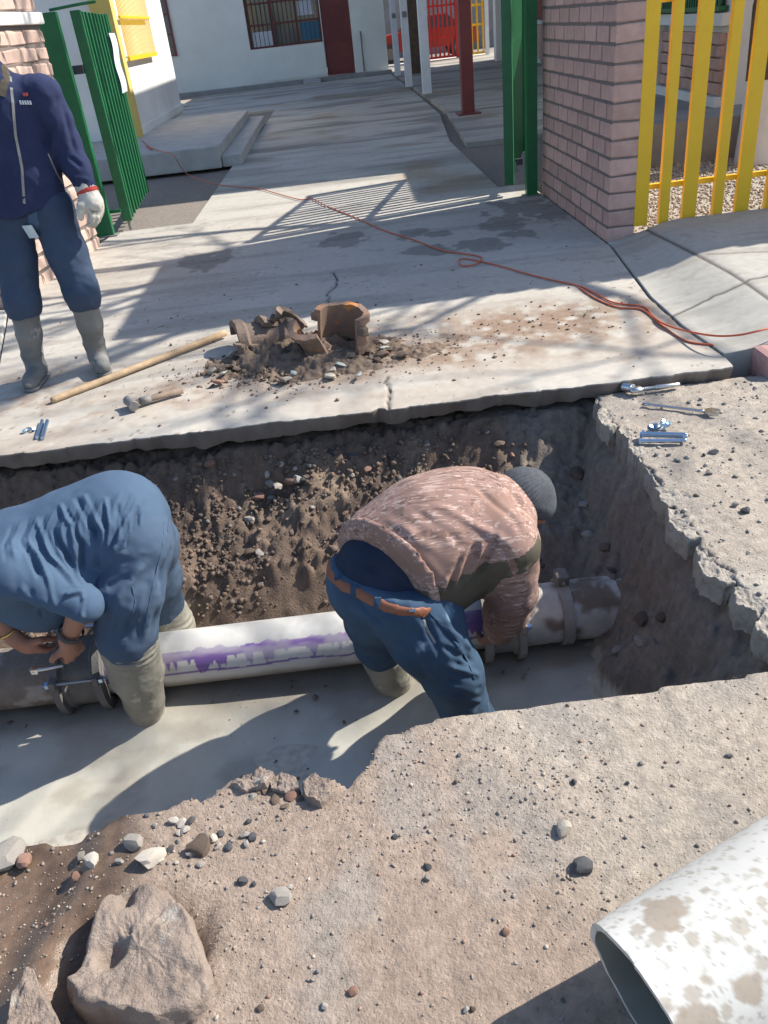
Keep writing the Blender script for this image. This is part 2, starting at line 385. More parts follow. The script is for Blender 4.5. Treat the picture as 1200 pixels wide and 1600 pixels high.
edge = .014*fbm(xyz(SX, SX*0), 5, 3, 301)+.016*fbm(xyz(SX, SX*0), 24, 4, 302, .65)
edge = edge.reshape(SX.shape) + .03*np.exp(-((SX-.06)/.03)**2)
SY = V + np.where(V < 3.6, edge, edge*np.clip((3.75-V)/.2, 0, 1))
CR1 = jag([G(520, 425), G(528, 440), G(512, 460), G(515, 478), G(545, 495), G(560, 515)], .012, 4, 1)
CR2 = jag([G(603, 590), G(608, 615), G(606, 640)], .012, 4, 2)
q0 = xyz(SX, SY)
crack = np.minimum(polydist(q0, CR1), polydist(q0, CR2))
SZ = (.003*fbm(q0, 1.2, 2, 303) + .0012*fbm(q0, 30, 2, 304)).reshape(SX.shape) - (.012*np.exp(-(crack/.006)**2)).reshape(SX.shape)
SZ[0, :] = -.082 + .034*fbm(xyz(SX[0], SX[0]*0), 9, 4, 306); SZ[1, :] = -.012; SZ[2, :] -= .004; 
mid = SY[0].copy(); SY[0] = SY[1] + .03 + .02*fbm(xyz(SX[0], SX[0]*0), 8, 3, 307)
extra = [(-.03, .10), (-.075, .108), (-.118, .10)]
sm = gridmesh('concrete_apron', SX, SY, SZ, M['concrete'])
def slab_colour(p, seed=0):
    def C(*c): return np.array(c, np.float32)[None]
    def mix(a, b, k): return a + (b-a)*np.clip(k, 0, 1)[:, None]
    n = fbm(p, 1.7, 4, 310+seed)*.5+.5; st = fbm(p*np.array([.35, 2.2, 1], np.float32), 3, 4, 312+seed)*.5+.5
    c = mix(C(.50, .465, .41), C(.40, .37, .325), n); c = mix(c, C(.32, .29, .25), ss(.48, .74, st)*.75)
    c = mix(c, C(.31, .27, .23), ss(.62, .8, fbm(p, 11, 4, 314+seed)*.5+.5)*.55)
    return c, mix
p = np.stack([SX.ravel(), SY.ravel(), SZ.ravel()], 1).astype(np.float32)
c, mix3 = slab_colour(p)
def C3(*c): return np.array(c, np.float32)[None]
SOILC = C3(.245, .17, .12)
fine = fbm(p, 55, 3, 321)*.5+.5; med = fbm(p, 14, 4, 322)*.5+.5
dm = dirt_blob(p, -.22, 4.25, .55, .42, .25, 1)*1.0
dm = np.maximum(dm, dirt_blob(p, -.15, 4.05, .40, .22, 0, 2)*.95)
dm = np.maximum(dm, dirt_blob(p, 1.02, 4.42, .70, .36, 0, 3)*ss(.26, .52, med))
dm = np.maximum(dm, dirt_blob(p, .45, 4.15, .6, .3, 0, 4)*ss(.34, .6, med)*.9)
dm = np.maximum(dm, dirt_blob(p, .95, 4.35, .9, .5, .05, 8, .7)*.9*ss(.3, .6, med))
dm = np.maximum(dm, dirt_blob(p, -.25, 4.2, .85, .5, .1, 9, .7)*.6*ss(.3, .62, med))
dm = np.maximum(dm, dirt_blob(p, -1.05, 3.98, .5, .24, .2, 5)*ss(.42, .68, med)*.8)
dm = np.maximum(dm, dirt_blob(p, -1.75, 4.15, .4, .5, .2, 6)*ss(.5, .72, med)*.6)
film = ss(.42, .72, fbm(p*np.array([.6, 1.3, 1], np.float32), 3.2, 4, 323)*.5+.5)*ss(5.3, 4.3, p[:, 1])*.32
c = mix3(c, C3(.36, .275, .205), film)
c = mix3(c, SOILC*(.8+.5*fine[:, None]), dm*1.1*ss(.2, .55, fine+.25))
wet = np.zeros(len(p), np.float32)
for (px, py, rx, ry, sd) in [(535, 375, .20, .30, 1), (640, 365, .15, .22, 2), (665, 392, .2, .18, 3), (790, 350, .20, .5, 4), (750, 383, .25, .25, 5), (690, 365, .12, .1, 6), (815, 320, .28, .35, 7), (320, 408, .22, .35, 8), (860, 330, .18, .5, 9)]:
    g0 = G(px, py); wet = np.maximum(wet, ss(.25, .45, dirt_blob(p, g0.x, g0.y, rx, ry, 0, 30+sd, .9)))
c = mix3(c, c*.5, wet*.85)
spk = ss(.80, .84, fbm(p, 36, 2, 340)*.5+.5)*ss(.45, .6, fbm(p, 2.5, 3, 341)*.5+.5); c = mix3(c, SOILC*.6, spk*.8)
c = mix3(c, C3(.06, .05, .045), np.exp(-(crack/.007)**2))
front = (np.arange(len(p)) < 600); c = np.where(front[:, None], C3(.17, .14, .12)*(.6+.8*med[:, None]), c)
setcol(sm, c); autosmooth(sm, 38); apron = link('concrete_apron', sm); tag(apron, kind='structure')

def slab_piece(name, x0a, x0b, x1a, x1b, y0, y1, z, seed, step=.05, thick=.1, dark=1.0, wetk=.5):
    """level concrete panel, edges given at y0 (a) and y1 (b)"""
    nx = max(4, int(abs(x1a-x0a)/step)); ny = max(4, int((y1-y0)/step)); u, v = np.meshgrid(np.linspace(0, 1, nx), np.linspace(0, 1, ny))
    Y = y0+(y1-y0)*v; X = (x0a+(x0b-x0a)*v)*(1-u) + (x1a+(x1b-x1a)*v)*u; Z = np.full(X.shape, z) + .003*fbm(xyz(X, Y), 1.1, 2, seed).reshape(X.shape)
    # skirts
    X = np.vstack([X[:1], X, X[-1:]]); Y = np.vstack([Y[:1], Y, Y[-1:]]); Z = np.vstack([Z[:1]-thick, Z, Z[-1:]-thick])
    X = np.hstack([X[:, :1], X, X[:, -1:]]); Y = np.hstack([Y[:, :1], Y, Y[:, -1:]]); Z = np.hstack([Z[:, :1]-thick, Z, Z[:, -1:]-thick])
    me = gridmesh(name, X, Y, Z, M['concrete']); q = np.stack([X.ravel(), Y.ravel(), Z.ravel()], 1).astype(np.float32)
    c, mx = slab_colour(q, seed); 
    wt = ss(.5, .64, fbm(q*np.array([.5, 1.3, 1], np.float32), 1.4, 4, 350+seed)*.5+.5); c = mx(c, c*.52, wt*wetk)
    c = mx(c, c*np.array([[.8, .66, .5]], np.float32), ss(.6, .75, fbm(q, .9, 3, 360+seed)*.5+.5)*.7)
    setcol(me, c*dark); autosmooth(me, 40); o = link(name, me); tag(o, kind='structure'); return o
slab_piece('walkway', -1.49, -1.44, 1.57, 1.60, 8.535, 12.3, -.004, 1)
slab_piece('walkway', -1.44, -1.30, 1.60, 1.92, 12.315, 15.9, -.005, 2, dark=1.05, wetk=.8)
slab_piece('walkway', -1.30, -1.25, 1.92, 2.0, 15.915, 21.0, -.006, 3, .08, dark=1.05, wetk=.8)
slab_piece('walkway', -5.5, -5.5, 2.0, 2.05, 21.015, 29.3, -.007, 4, .12, dark=1.05, wetk=.7)
slab_piece('patio', 1.75, 2.02, 6.5, 6.5, 11.75, 15.6, .02, 5, .1, dark=.9, wetk=.8)
slab_piece('patio', 2.06, 2.12, 6.5, 6.5, 15.63, 34.5, .03, 6, .14, dark=.9, wetk=.8)

# ------------------------------------------------------------------ ramped pavements beside the apron
def ramp(name, edge_fn, sgn, y0, y1, seed):
    ys = np.arange(y0, y1, .014); ds = np.concatenate([[0, 0.004], np.arange(.014, .75, .011), np.arange(.78, 3.6, .05)])
    D, Y = np.meshgrid(ds, ys); X = edge_fn(Y)+sgn*(D+.014)
    Z = .105*ss(.0, .52, D) + .004
    Z = Z*(.55+.45*ss(3.42, 4.6, Y)) if sgn > 0 else Z
    Z[:, 0] = -.1
    X = np.vstack([X[:1], X]); Y = np.vstack([Y[:1], Y]); Z = np.vstack([Z[:1]-.14, Z])
    q = np.stack([X.ravel(), Y.ravel(), Z.ravel()], 1).astype(np.float32); c, mx = slab_colour(q, seed); c = c*np.array([[.93, .97, 1.0]], np.float32)
    if sgn > 0:
        j1 = polydist(q, [(2.16, 6.0), (2.18, 3.3)]); j2 = polydist(q, jag([(1.66, 4.22), (1.85, 4.33), (2.03, 4.36), (2.35, 4.45), (3, 4.5)], .012, 5, 5)); j3 = polydist(q, jag([(2.2, 5.0), (2.6, 4.86), (3.1, 4.9)], .02, 5, 6))
        k = np.minimum(np.minimum(j1, j2), j3+.003); c = mx(c, C3(.07, .06, .055), np.exp(-(k/.011)**2)); Z = Z - .004*np.exp(-(k/.012)**2).reshape(Z.shape)
    me = gridmesh(name, X, Y, Z, M['concrete']); setcol(me, c); o = link(name, me); tag(o, kind='structure'); return o
ramp('pavement', right_edge, 1, 3.66, 5.97, 7)
ramp('pavement', left_edge, -1, 3.5, 6.05, 8)
jy_ = np.arange(3.66, 5.97, .03); jx_, jyy = np.meshgrid(np.linspace(-.012, .026, 4), jy_); jX = right_edge(jyy)+jx_
jm = gridmesh('joint_soil', jX, jyy, np.full(jX.shape, -.008)+.012*fbm(xyz(jX, jyy), 22, 3, 390).reshape(jX.shape), M['heap0']); tag(link('joint_soil', jm), kind='structure')
# faded red kerb at the pavement's street edge
k = MB(); k.rbox((3.02, 3.545, -.035), (2.3, .20, .15), .035); kerb = k.build('kerb', M['pink_kerb']); tag(kerb, kind='structure')

# ================================================================== GATE PILLARS, each brick a part
def brick_mesh(sz, bev, seed, mat):
    bm = bmesh.new(); bmesh.ops.create_cube(bm, size=1); bmesh.ops.scale(bm, vec=sz, verts=bm.verts)
    bmesh.ops.bevel(bm, geom=list(bm.edges), offset=bev, segments=1, affect='EDGES')
    r = random.Random(seed)
    for v in bm.verts: v.co += Vector((r.uniform(-1, 1), r.uniform(-1, 1), r.uniform(-1, 1)))*bev*.45
    me = bpy.data.meshes.new('brick'); bm.to_mesh(me); bm.free(); me.materials.append(mat)
    return me
_bm = {}
def brick(parent, c, sz, rot, mat, bev=.009):
    key = (round(sz[0], 2), round(sz[1], 2), round(sz[2], 3), mat.name, random.randint(0, 3))
    if key not in _bm: _bm[key] = brick_mesh(sz, bev, hash(key) % 999, mat)
    o = bpy.data.objects.new('brick', _bm[key]); COL.objects.link(o); o.parent = parent; o.matrix_parent_inverse = Matrix.Translation(-parent.location)
    o.location = c; o.rotation_euler = (random.uniform(-.008, .008), random.uniform(-.008, .008), rot+random.uniform(-.006, .006))
    return o
def brick_wall(name, a, b, thick, z0, z1, course, length, mat, label, cat, skip=(), group=None, face=1, bev=.007):
    """wall of running bond from a to b (ground points of one face); thickness to the other side of 'face'"""
    a = Vector((*a, 0)); b = Vector((*b, 0)); d = (b-a).normalized(); n = Vector((d.y, -d.x, 0))*face; Ln = (b-a).length; rot = math.atan2(d.y, d.x)
    t = empty(name, (a.x, a.y, z0), label, cat, group)
    mc = (a+b)/2 + n*(thick/2); R = Matrix.Rotation(rot, 3, 'Z')
    mb = MB(); mb.box((mc.x, mc.y, (z0+z1)/2), (Ln-.03, thick-(.006 if bev < .012 else .028), z1-z0), R); mb.build('mortar', M['mortar'], t)
    rows = int((z1-z0)/course)
    for r in range(rows):
        z = z0+(r+.5)*course
        if any(s0 < z < s1 for s0, s1 in skip): continue
        s = 0.0; first = True
        while s < Ln-.01:
            l = length
            if first: l = length*(.5 if r % 2 else 1.0)
            first = False
            if s+l > Ln-.05: l = Ln-s
            c = a + d*(s+l/2) + n*(thick/2)
            brick(t, (c.x, c.y, z), (l-.015, thick, course-.013), rot, mat, bev)
            s += l
    return t
rp = brick_wall('brick_pillar', (1.885, 5.97), (1.885, 8.0), .195, -.02, 3.09, .1155, .29, M['brick'], 'long pinkish brick gate pillar beside the yellow fence', 'pillar', face=1)
lp = brick_wall('brick_pillar', (-2.50, 6.10), (-2.262, 7.95), .22, -.02, 2.55, .118, .30, M['brick_l'], 'sunlit brick gate pillar behind the man in the navy jacket', 'pillar', skip=((1.76, 1.88),), face=-1, bev=.016)
mb = MB(); d = Vector((.238, 1.85, 0)).normalized(); R = Matrix.Rotation(math.atan2(d.y, d.x), 3, 'Z')
mb.rbox((-2.50+.119-.105, 7.025+.013, 1.82), (1.90, .27, .085), .015, R); mb.build('ledge', M['white_wall'], lp)

# ================================================================== YELLOW FENCE
yf = empty('picket_fence', (2.12, 6.0, .1), 'yellow steel picket fence between brick pillar and pavement', 'fence')
def bar_mesh(w, dpt, h):
    mb = MB(); mb.rbox((0, 0, h/2), (w, dpt, h), .004); return mb.mesh('bar', M['yellow'])
WB, NB = bar_mesh(.098, .04, 3.0), bar_mesh(.068, .05, 3.0)
x = 2.125; kk = 0
xs = [(2.125, 1), (2.29, 0), (2.475, 1), (2.68, 0), (2.86, 1), (3.06, 0)]
while len(xs) < 38: xs.append((xs[-2][0]+.385, xs[-2][1]))
for (x, wide) in xs:
    o = bpy.data.objects.new('bar', WB if wide else NB); COL.objects.link(o); o.parent = yf; o.matrix_parent_inverse = Matrix.Translation(-yf.location)
    o.location = (x, 6.0 if wide else 5.995, .085+random.uniform(-.004, .004))
for z in (.335, 1.47, 2.95):
    mb = MB(); mb.bb(2.09, 9.6, 6.022, 6.057, z-.017, z+.017); mb.build('rail', M['yellow'], yf)

# ================================================================== GREEN GATES
def gate_leaf(name, a, b, z0, z1, nb, label, bw=.045, bd=.04, stile=.07, sd=.045):
    a = Vector((*a, 0)); b = Vector((*b, 0)); d = (b-a).normalized(); R = Matrix.Rotation(math.atan2(d.y, d.x), 3, 'Z'); Ln = (b-a).length
    t = empty(name, (a.x, a.y, z0), label, 'gate')
    for s in (0, 1):
        c = a+d*(stile/2 if s == 0 else Ln-stile/2); mb = MB(); mb.rbox((c.x, c.y, (z0+z1)/2), (stile, sd, z1-z0), .006, R); mb.build('stile', M['green'], t)
    for z in (z0+.06, z1-.03, (z0+z1)/2+.1):
        c = (a+b)/2; mb = MB(); mb.box((c.x, c.y, z), (Ln-2*stile, .03, .05), R); mb.build('rail', M['green'], t)
    for i in range(nb):
        c = a+d*(stile+(Ln-2*stile)*(i+.5)/nb); mb = MB(); mb.rbox((c.x, c.y, (z0+z1)/2), (bw, bd, z1-z0-.02), .005, R); mb.build('bar', M['green'], t)
    return t
lg = gate_leaf('gate_leaf', (-2.11, 8.52), (-2.25, 10.25), .09, 1.87, 8, 'green barred gate leaf folded back with a poster on it', bw=.06, bd=.09, sd=.09)
mb = MB(); mb.tube([(-2.105, 8.55, .1), (-2.105, 8.55, .005)], .016, 8); mb.build('drop_bolt', M['dirty_steel'], lg)
mb = MB(); mb.box((-2.20, 8.5, 1.42), (.09, .05, .07)); mb.build('hinge', M['dark'], lg)
mb = MB(); mb.box((-2.20, 8.49, .20), (.12, .03, .03)); mb.build('hinge', M['green'], lg)
# poster hung on the leaf
M['poster'] = pmat('poster print', (.75, .78, .82), (.42, .58, .78), 7, .5, spots=((.70, .45, .35), 9, .3))
d = Vector((-.14, 1.73, 0)).normalized(); n = Vector((d.y, -d.x, 0)); vs = []; fs = []
for i in range(9):
    for j in range(13):
        s = 1.28+.36*i/8; zz = 1.14+.55*j/12; q = Vector((-2.11, 8.52, 0))+d*(s+.05*(j/12))+n*(.065+.012*math.sin(i*.9)+.008*math.sin(j*.8)); vs.append((q.x, q.y, zz))
for i in range(8):
    for j in range(12): fs.append((i*13+j, (i+1)*13+j, (i+1)*13+j+1, i*13+j+1))
tag(link('poster', meshof('poster', vs, fs, M['poster'], True)), 'pale blue and white poster hung on the folded green gate', 'poster')
gp = empty('gate_post', (-2.34, 8.38, 0), 'green steel gate post standing against the sunlit brick pillar', 'post')
mb = MB(); mb.rbox((-2.315, 8.38, .935), (.17, .07, 1.87), .006); mb.build('post', M['green'], gp)
mb = MB(); mb.box((-2.315, 8.38, .004), (.24, .12, .012)); mb.build('base_plate', M['dirty_steel'], gp)
mb = MB(); mb.tube([(-2.28, 8.37, 1.885), (-2.0, 8.30, 1.90), (-1.86, 8.30, 1.905)], .012, 8); mb.build('latch_rod', M['green'], gp)
rg = gate_leaf('gate_leaf', (1.575, 8.0), (2.125, 10.0), .10, 2.2, 14, 'green barred gate leaf folded back beside the long pinkish pillar', bw=.05, stile=.10, sd=.085)
mb = MB(); mb.box((1.66, 7.965, .30), (.06, .05, .05)); mb.build('lock', M['dark'], rg)
mb = MB(); mb.tube([(1.63, 7.95, .3), (1.63, 7.93, .24), (1.65, 7.95, .22)], .008, 6); mb.build('latch_rod', M['dirty_steel'], rg)
gp = empty('gate_post', (1.76, 7.95, 0), 'green steel gate post fixed to the long pinkish pillar', 'post')
mb = MB(); mb.rbox((1.77, 7.94, 1.25), (.10, .08, 2.5), .006); mb.build('post', M['green'], gp)
mb = MB(); mb.box((1.77, 7.94, .004), (.15, .13, .012)); mb.build('base_plate', M['dirty_steel'], gp)

# ================================================================== LEFT BUILDING on its platform
pf = empty('entrance_platform', (-2.6, 15, 0), 'low concrete entrance platform with one step at the white building', 'platform')
mb = MB(); mb.rbox((-3.09, 15.0, .137), (3.02, 5.45, .285), .02); mb.build('platform_slab', M['concrete_plain'], pf)
mb = MB(); mb.rbox((-1.44, 15.15, .063), (.27, 5.6, .145), .015); mb.build('step', M['concrete_plain'], pf)
lb = empty('white_building', (-4.5, 17.2, .28), 'white building with yellow corner and yellow window grille on the left', 'building')
mb = MB(); mb.bb(-7.5, -3.17, 14.9, 19.85, .2, 4.2); mb.build('wall', M['white_wall'], lb)
mb = MB(); mb.bb(-3.172, -3.125, 14.98, 19.87, .27, .40); mb.build('plinth', M['white_wall'], lb)
mb = MB(); mb.bb(-3.42, -3.10, 14.72, 14.97, .27, 4.2); mb.build('corner_column', M['yellow_wall'], lb)
mb = MB(); mb.bb(-8, -2.95, 14.4, 20.2, 4.2, 4.35); mb.build('roof', M['concrete_plain'], lb)
wn = MB().bb(-3.175, -3.15, 15.15, 17.55, 1.42, 2.9).build('window', M['cream_wall'], lb)
gr = MB().bb(-3.10, -3.06, 15.08, 17.62, 1.36, 1.42).build('window_grille', M['yellow'], lb)
for z in (1.96, 2.84): MB().bb(-3.10, -3.06, 15.08, 17.62, z-.02, z+.02).build('grille_rail', M['yellow'], gr)
gm_ = MB().bb(-.004, .004, -.014, .014, 0, 1.5).mesh('grille_bar', M['yellow'])
for i in range(26):
    o = link('grille_bar', gm_, gr); o.parent = gr; o.location = (-3.08, 15.10+i*.1, 1.37)
    o.matrix_parent_inverse = Matrix.Identity(4)
gr.matrix_parent_inverse = Matrix.Translation(-lb.location)

# ================================================================== BACK BUILDING
bb_ = empty('school_building', (-1, 31, 0), 'long cream school building with barred window and red door at the back', 'building')
BY = 30.0
def wallseg(x0, x1, z0, z1): MB().bb(x0, x1, BY, BY+.25, z0, z1).build('wall', M['cream_wall'], bb_)
wallseg(-9, -2.28, .1, 4.2); wallseg(-2.28, .05, .1, 1.08); wallseg(.98, 2.05, .1, 4.2); wallseg(-2.28, .98, 3.0, 4.2); MB().bb(.04, .06, BY+.0, BY+.25, .1, 3).build('wall', M['cream_wall'], bb_)
MB().bb(-9, 2.2, BY-.35, BY+4, 4.2, 4.4).build('roof', M['concrete_plain'], bb_)
MB().bb(-2.0, .05, BY-.03, BY, .16, .98).build('panel', M['cream_wall'], bb_)
MB().bb(-9, 2.1, BY-.75, BY+.25, -.02, .105).build('plinth', M['concrete_grey'], bb_)
MB().box((-.45, BY-.9, .06), (.55, .5, .03), Matrix.Rotation(.2, 3, 'X')).build('entry_ramp', M['concrete_plain'], bb_)
w_ = MB().bb(-2.28, .04, BY+.20, BY+.22, 1.08, 3.0).build('window', M['glass'], bb_)
for x in (-2.26, -1.47, -.72, .02): MB().bb(x-.03, x+.03, BY+.08, BY+.14, 1.08, 3.0).build('mullion', M['red'], w_)
for z in (1.11, 1.72, 2.3): MB().bb(-2.28, .04, BY+.082, BY+.138, z-.025, z+.025).build('transom', M['red'], w_)
for i in range(17): MB().bb(-2.2+i*.135-.009, -2.2+i*.135+.009, BY+.03, BY+.05, 1.1, 2.95).build('window_bar', M['dark'], w_)
# bright things seen through the panes
M['blue_obj'] = pmat('blue painted', (.05, .16, .26), (.08, .22, .33), 2, .6)
MB().rbox((-.32, BY+.17, 1.42), (.62, .04, .5), .01).build('pane', M['blue_obj'], w_)
MB().rbox((-.4, BY+.17, 2.05), (.5, .04, .4), .01).build('pane', M['white_paint'], w_)
MB().rbox((-1.85, BY+.17, 1.33), (.62, .04, .42), .01).build('pane', M['white_paint'], w_)
d_ = MB().bb(.07, .97, BY+.08, BY+.14, .11, 2.95).build('door', M['red'], bb_)
for i in range(9): MB().bb(.12+i*.09, .17+i*.09, BY+.06, BY+.085, 1.05, 2.05).build('door_slat', M['red'], d_)
MB().bb(.12, .92, BY+.06, BY+.082, .2, .98).build('door_panel', M['red'], d_)
wl = MB().bb(-4.95, -4.62, BY-.03, BY-.01, 1.2, 3.0).build('window', M['glass'], bb_)
for x in (-4.95, -4.62): MB().bb(x-.03, x+.03, BY-.06, BY-.01, 1.15, 3.0).build('mullion', M['red'], wl)
for z in (1.18, 1.75, 2.3): MB().bb(-4.95, -4.62, BY-.055, BY-.015, z-.02, z+.02).build('transom', M['red'], wl)
MB().tube([(1.25, BY-.03, .12), (1.25, BY-.03, 1.25)], .02, 8).build('conduit', M['dirty_steel'], bb_)

# ================================================================== CANOPY on posts, patio and far gate
cn = empty('patio_canopy', (2.2, 21, 0), 'tall patio canopy carried by white and dark red posts', 'canopy')
MB().bb(2.05, 9.5, 11.8, 31.5, 5.45, 5.6).build('roof', M['concrete_plain'], cn)
def post(x, y, w, mat, z0=0.02): return MB().rbox((x, y, z0+2.715), (w, w, 5.43), .008).build('post', mat, cn)
post(2.13, 27.4, .17, M['white_paint']); post(2.02, 22.7, .17, M['white_paint']); post(2.17, 20.05, .19, M['white_paint']); post(2.31, 15.15, .2, M['red'])
post(2.29, 21.6, .12, M['red']); post(2.7, 27.5, .3, M['bark'])
MB().bb(2.12, 2.50, 14.95, 15.35, .02, .045).build('base_plate', M['red'], cn)
for (x, y) in ((2.13, 27.3), (2.02, 22.6)): MB().bb(x-.05, x+.05, y-.02, y+.0, 1.5, 1.62).build('switch_box', M['dirty_steel'], cn)
rb = empty('patio_building', (6.5, 22, .03), 'building with brick dado and dark red windows under the canopy', 'building')
MB().bb(6.2, 9.5, 16, 30.2, 0, 4.6).build('wall', M['cream_wall'], rb)
for y in (17, 20.5, 25.0, 28.8): MB().bb(5.35, 5.75, y, y+.4, 0, 4.6).build('column', M['cream_wall'], rb)
MB().bb(6.0, 6.18, 20, 30.2, 0, .95).build('brick_dado', M['brick'], rb); MB().bb(5.98, 6.2, 19.98, 30.2, .96, 1.06).build('sill', M['white_wall'], rb)
MB().bb(6.1, 6.19, 20, 30.0, 1.07, 2.6).build('window', M['red'], rb); MB().bb(5.95, 6.2, 19.98, 30.2, .02, .12).build('plinth', M['white_wall'], rb)
MB().bb(5.0, 5.28, 29.9, 30.1, 1.72, 1.9).build('sign_board', M['green'], rb)
fg = empty('far_gate', (4.3, 33.4, 0), 'bright red and yellow barred gate at the far end of the patio', 'gate')
for i in range(13): MB().bb(2.9+i*.155, 2.965+i*.155, 33.4, 33.44, .08, 2.7).build('bar', M['red_bright'], fg)
for z in (.12, .75, 1.7): MB().bb(2.85, 4.83, 33.45, 33.48, z-.03, z+.03).build('rail', M['red_bright'], fg)
MB().bb(4.76, 4.87, 33.38, 33.5, .05, 2.7).build('stile', M['red_bright'], fg)
for i in range(5): MB().bb(4.92+i*.2, 4.975+i*.2, 33.4, 33.44, .08, 2.7).build('bar', M['yellow'], fg)
for z in (.12, 1.0, 1.6, 2.2): MB().bb(4.88, 5.8, 33.45, 33.48, z-.035, z+.035).build('rail', M['yellow'], fg)
MB().bb(5.82, 5.95, 33.35, 33.5, .05, 2.7).build('stile', M['white_paint'], fg)
MB().bb(2.6, 5.95, 33.55, 34.1, 0, .05).build('threshold', M['white_wall'], fg)
# red car beyond the far gate
car = empty('parked_car', (3.9, 36.5, 0), 'red car parked in the street beyond the far gate', 'car')
M['car_red'] = pmat('car paint', (.36, .035, .02), (.3, .03, .02), 2, .35, spec=.6)
prof = [(-2.1, .35), (-2.15, .7), (-1.5, .92), (-.9, 1.0), (-.45, 1.42), (.85, 1.45), (1.5, 1.0), (2.05, .92), (2.1, .4)]
vs = []; fs = []
for s, (yy) in enumerate((-.85, .85)):
    for (a, z) in prof:
        vs.append((3.9+a, 36.5+yy*(1 if z < 1.05 else .84), z))
k_ = len(prof)
for i in range(k_): fs.append((i, (i+1) % k_, k_+(i+1) % k_, k_+i))
fs += [tuple(range(k_))[::-1], tuple(range(k_, 2*k_))]
link('body', meshof('body', vs, fs, M['car_red']), car)
for x0, x1 in ((-.75, .05), (.12, .95)):
    vs = [(3.9+x0+(.0 if x0 > 0 else .0), 35.63, 1.02), (3.9+x1+.25*(x0 > 0), 35.63, 1.02), (3.9+x1, 35.74, 1.38), (3.9+x0+.3*(x0 < 0), 35.74, 1.38)]
    vs += [(a, b+.02, c) for a, b, c in vs]
    link('window', meshof('window', vs, [(0, 1, 2, 3), (7, 6, 5, 4), (0, 4, 5, 1), (1, 5, 6, 2), (2, 6, 7, 3), (3, 7, 4, 0)], M['glass']), car)
for x in (-1.35, 1.3):
    for y in (35.66, 37.3):
        wh = MB().lathe([(-.1, 0), (-.1, .31), (.1, .31), (.1, 0)], (3.9+x, y, .31), (0, 1, 0), 24).build('wheel', M['dark'], car)
        MB().lathe([(-.105, 0), (-.105, .19), (-.07, .2)], (3.9+x, y, .31), (0, 1, 0), 20).build('rim', M['dirty_steel'], wh)
MB().bb(-8, 20, 41, 41.3, -.1, 4.5).build('street_wall', M['concrete_grey']); tag(bpy.data.objects['street_wall'], 'grey wall across the street beyond the far gate', 'wall')
slab_piece('street', -12, -12, 20, 20, 34.6, 40.9, -.01, 9, .5, dark=.7)

# ================================================================== building behind the yellow fence
sb = empty('brick_classroom', (5, 9.3, .4), 'brick and white classroom with green barred windows behind the yellow fence', 'building')
def poly_prism(pts, z0, z1, name, mat, par):
    n_ = len(pts); vs = [(*q, z0) for q in pts]+[(*q, z1) for q in pts]
    fs = [tuple(range(n_))[::-1], tuple(range(n_, 2*n_))]+[(i, (i+1) % n_, n_+(i+1) % n_, n_+i) for i in range(n_)]
    return link(name, meshof(name, vs, fs, mat), par)
pfm = poly_prism([(3.05, 8.55), (9.5, 8.2), (9.5, 11.9), (3.05, 11.9)], -.05, .4, 'raised_walk', M['concrete_grey'], None)
tag(pfm, 'raised grey concrete walk in front of the brick classroom', 'platform')
dwall = [(4.05, 9.0), (4.16, 11.4)]
poly_prism([(4.09, 9.3), (9.4, 9.3), (9.4, 11.35), (4.18, 11.35)], .4, 2.75, 'wall', M['white_wall'], sb)
for r in range(5):
    z = .56+r*.115; s = 0; Ln = 1.95; off = .14 if r % 2 else 0
    y = 9.33-off
    while y < 11.3:
        y0 = max(y, 9.33); y1 = min(y+.28, 11.32)
        if y1-y0 > .05: brick(sb, (4.085+.0375*(y0-9.3), (y0+y1)/2, z), (round(y1-y0-.012, 2), .09, .103), math.pi/2-.037, M['brick'])
        y += .28
poly_prism([(3.99, 9.26), (4.09, 9.26), (4.17, 11.38), (4.07, 11.38)], .4, .49, 'plinth', M['white_wall'], sb)
poly_prism([(3.99, 9.26), (4.09, 9.26), (4.17, 11.38), (4.07, 11.38)], 1.14, 1.25, 'sill', M['white_wall'], sb)
gw = poly_prism([(4.06, 9.45), (4.085, 9.45), (4.165, 11.3), (4.14, 11.3)], 1.26, 2.4, 'window', M['dark'], sb)
for i in range(26):
    y = 9.42+i*.073; MB().bb(4.01+.04*(y-9.3), 4.04+.04*(y-9.3), y, y+.03, 1.26, 2.4).build('window_bar', M['green'], gw)
MB().bb(4.0, 4.1, 9.36, 11.3, 1.27, 1.31).build('window_rail', M['green'], gw)
MB().bb(4.04, 4.26, 11.22, 11.45, .4, 2.75).build('column', M['white_wall'], sb)
poly_prism([(3.9, 9.1), (9.6, 9.1), (9.6, 11.6), (3.95, 11.6)], 2.75, 2.87, 'roof', M['concrete_plain'], sb)
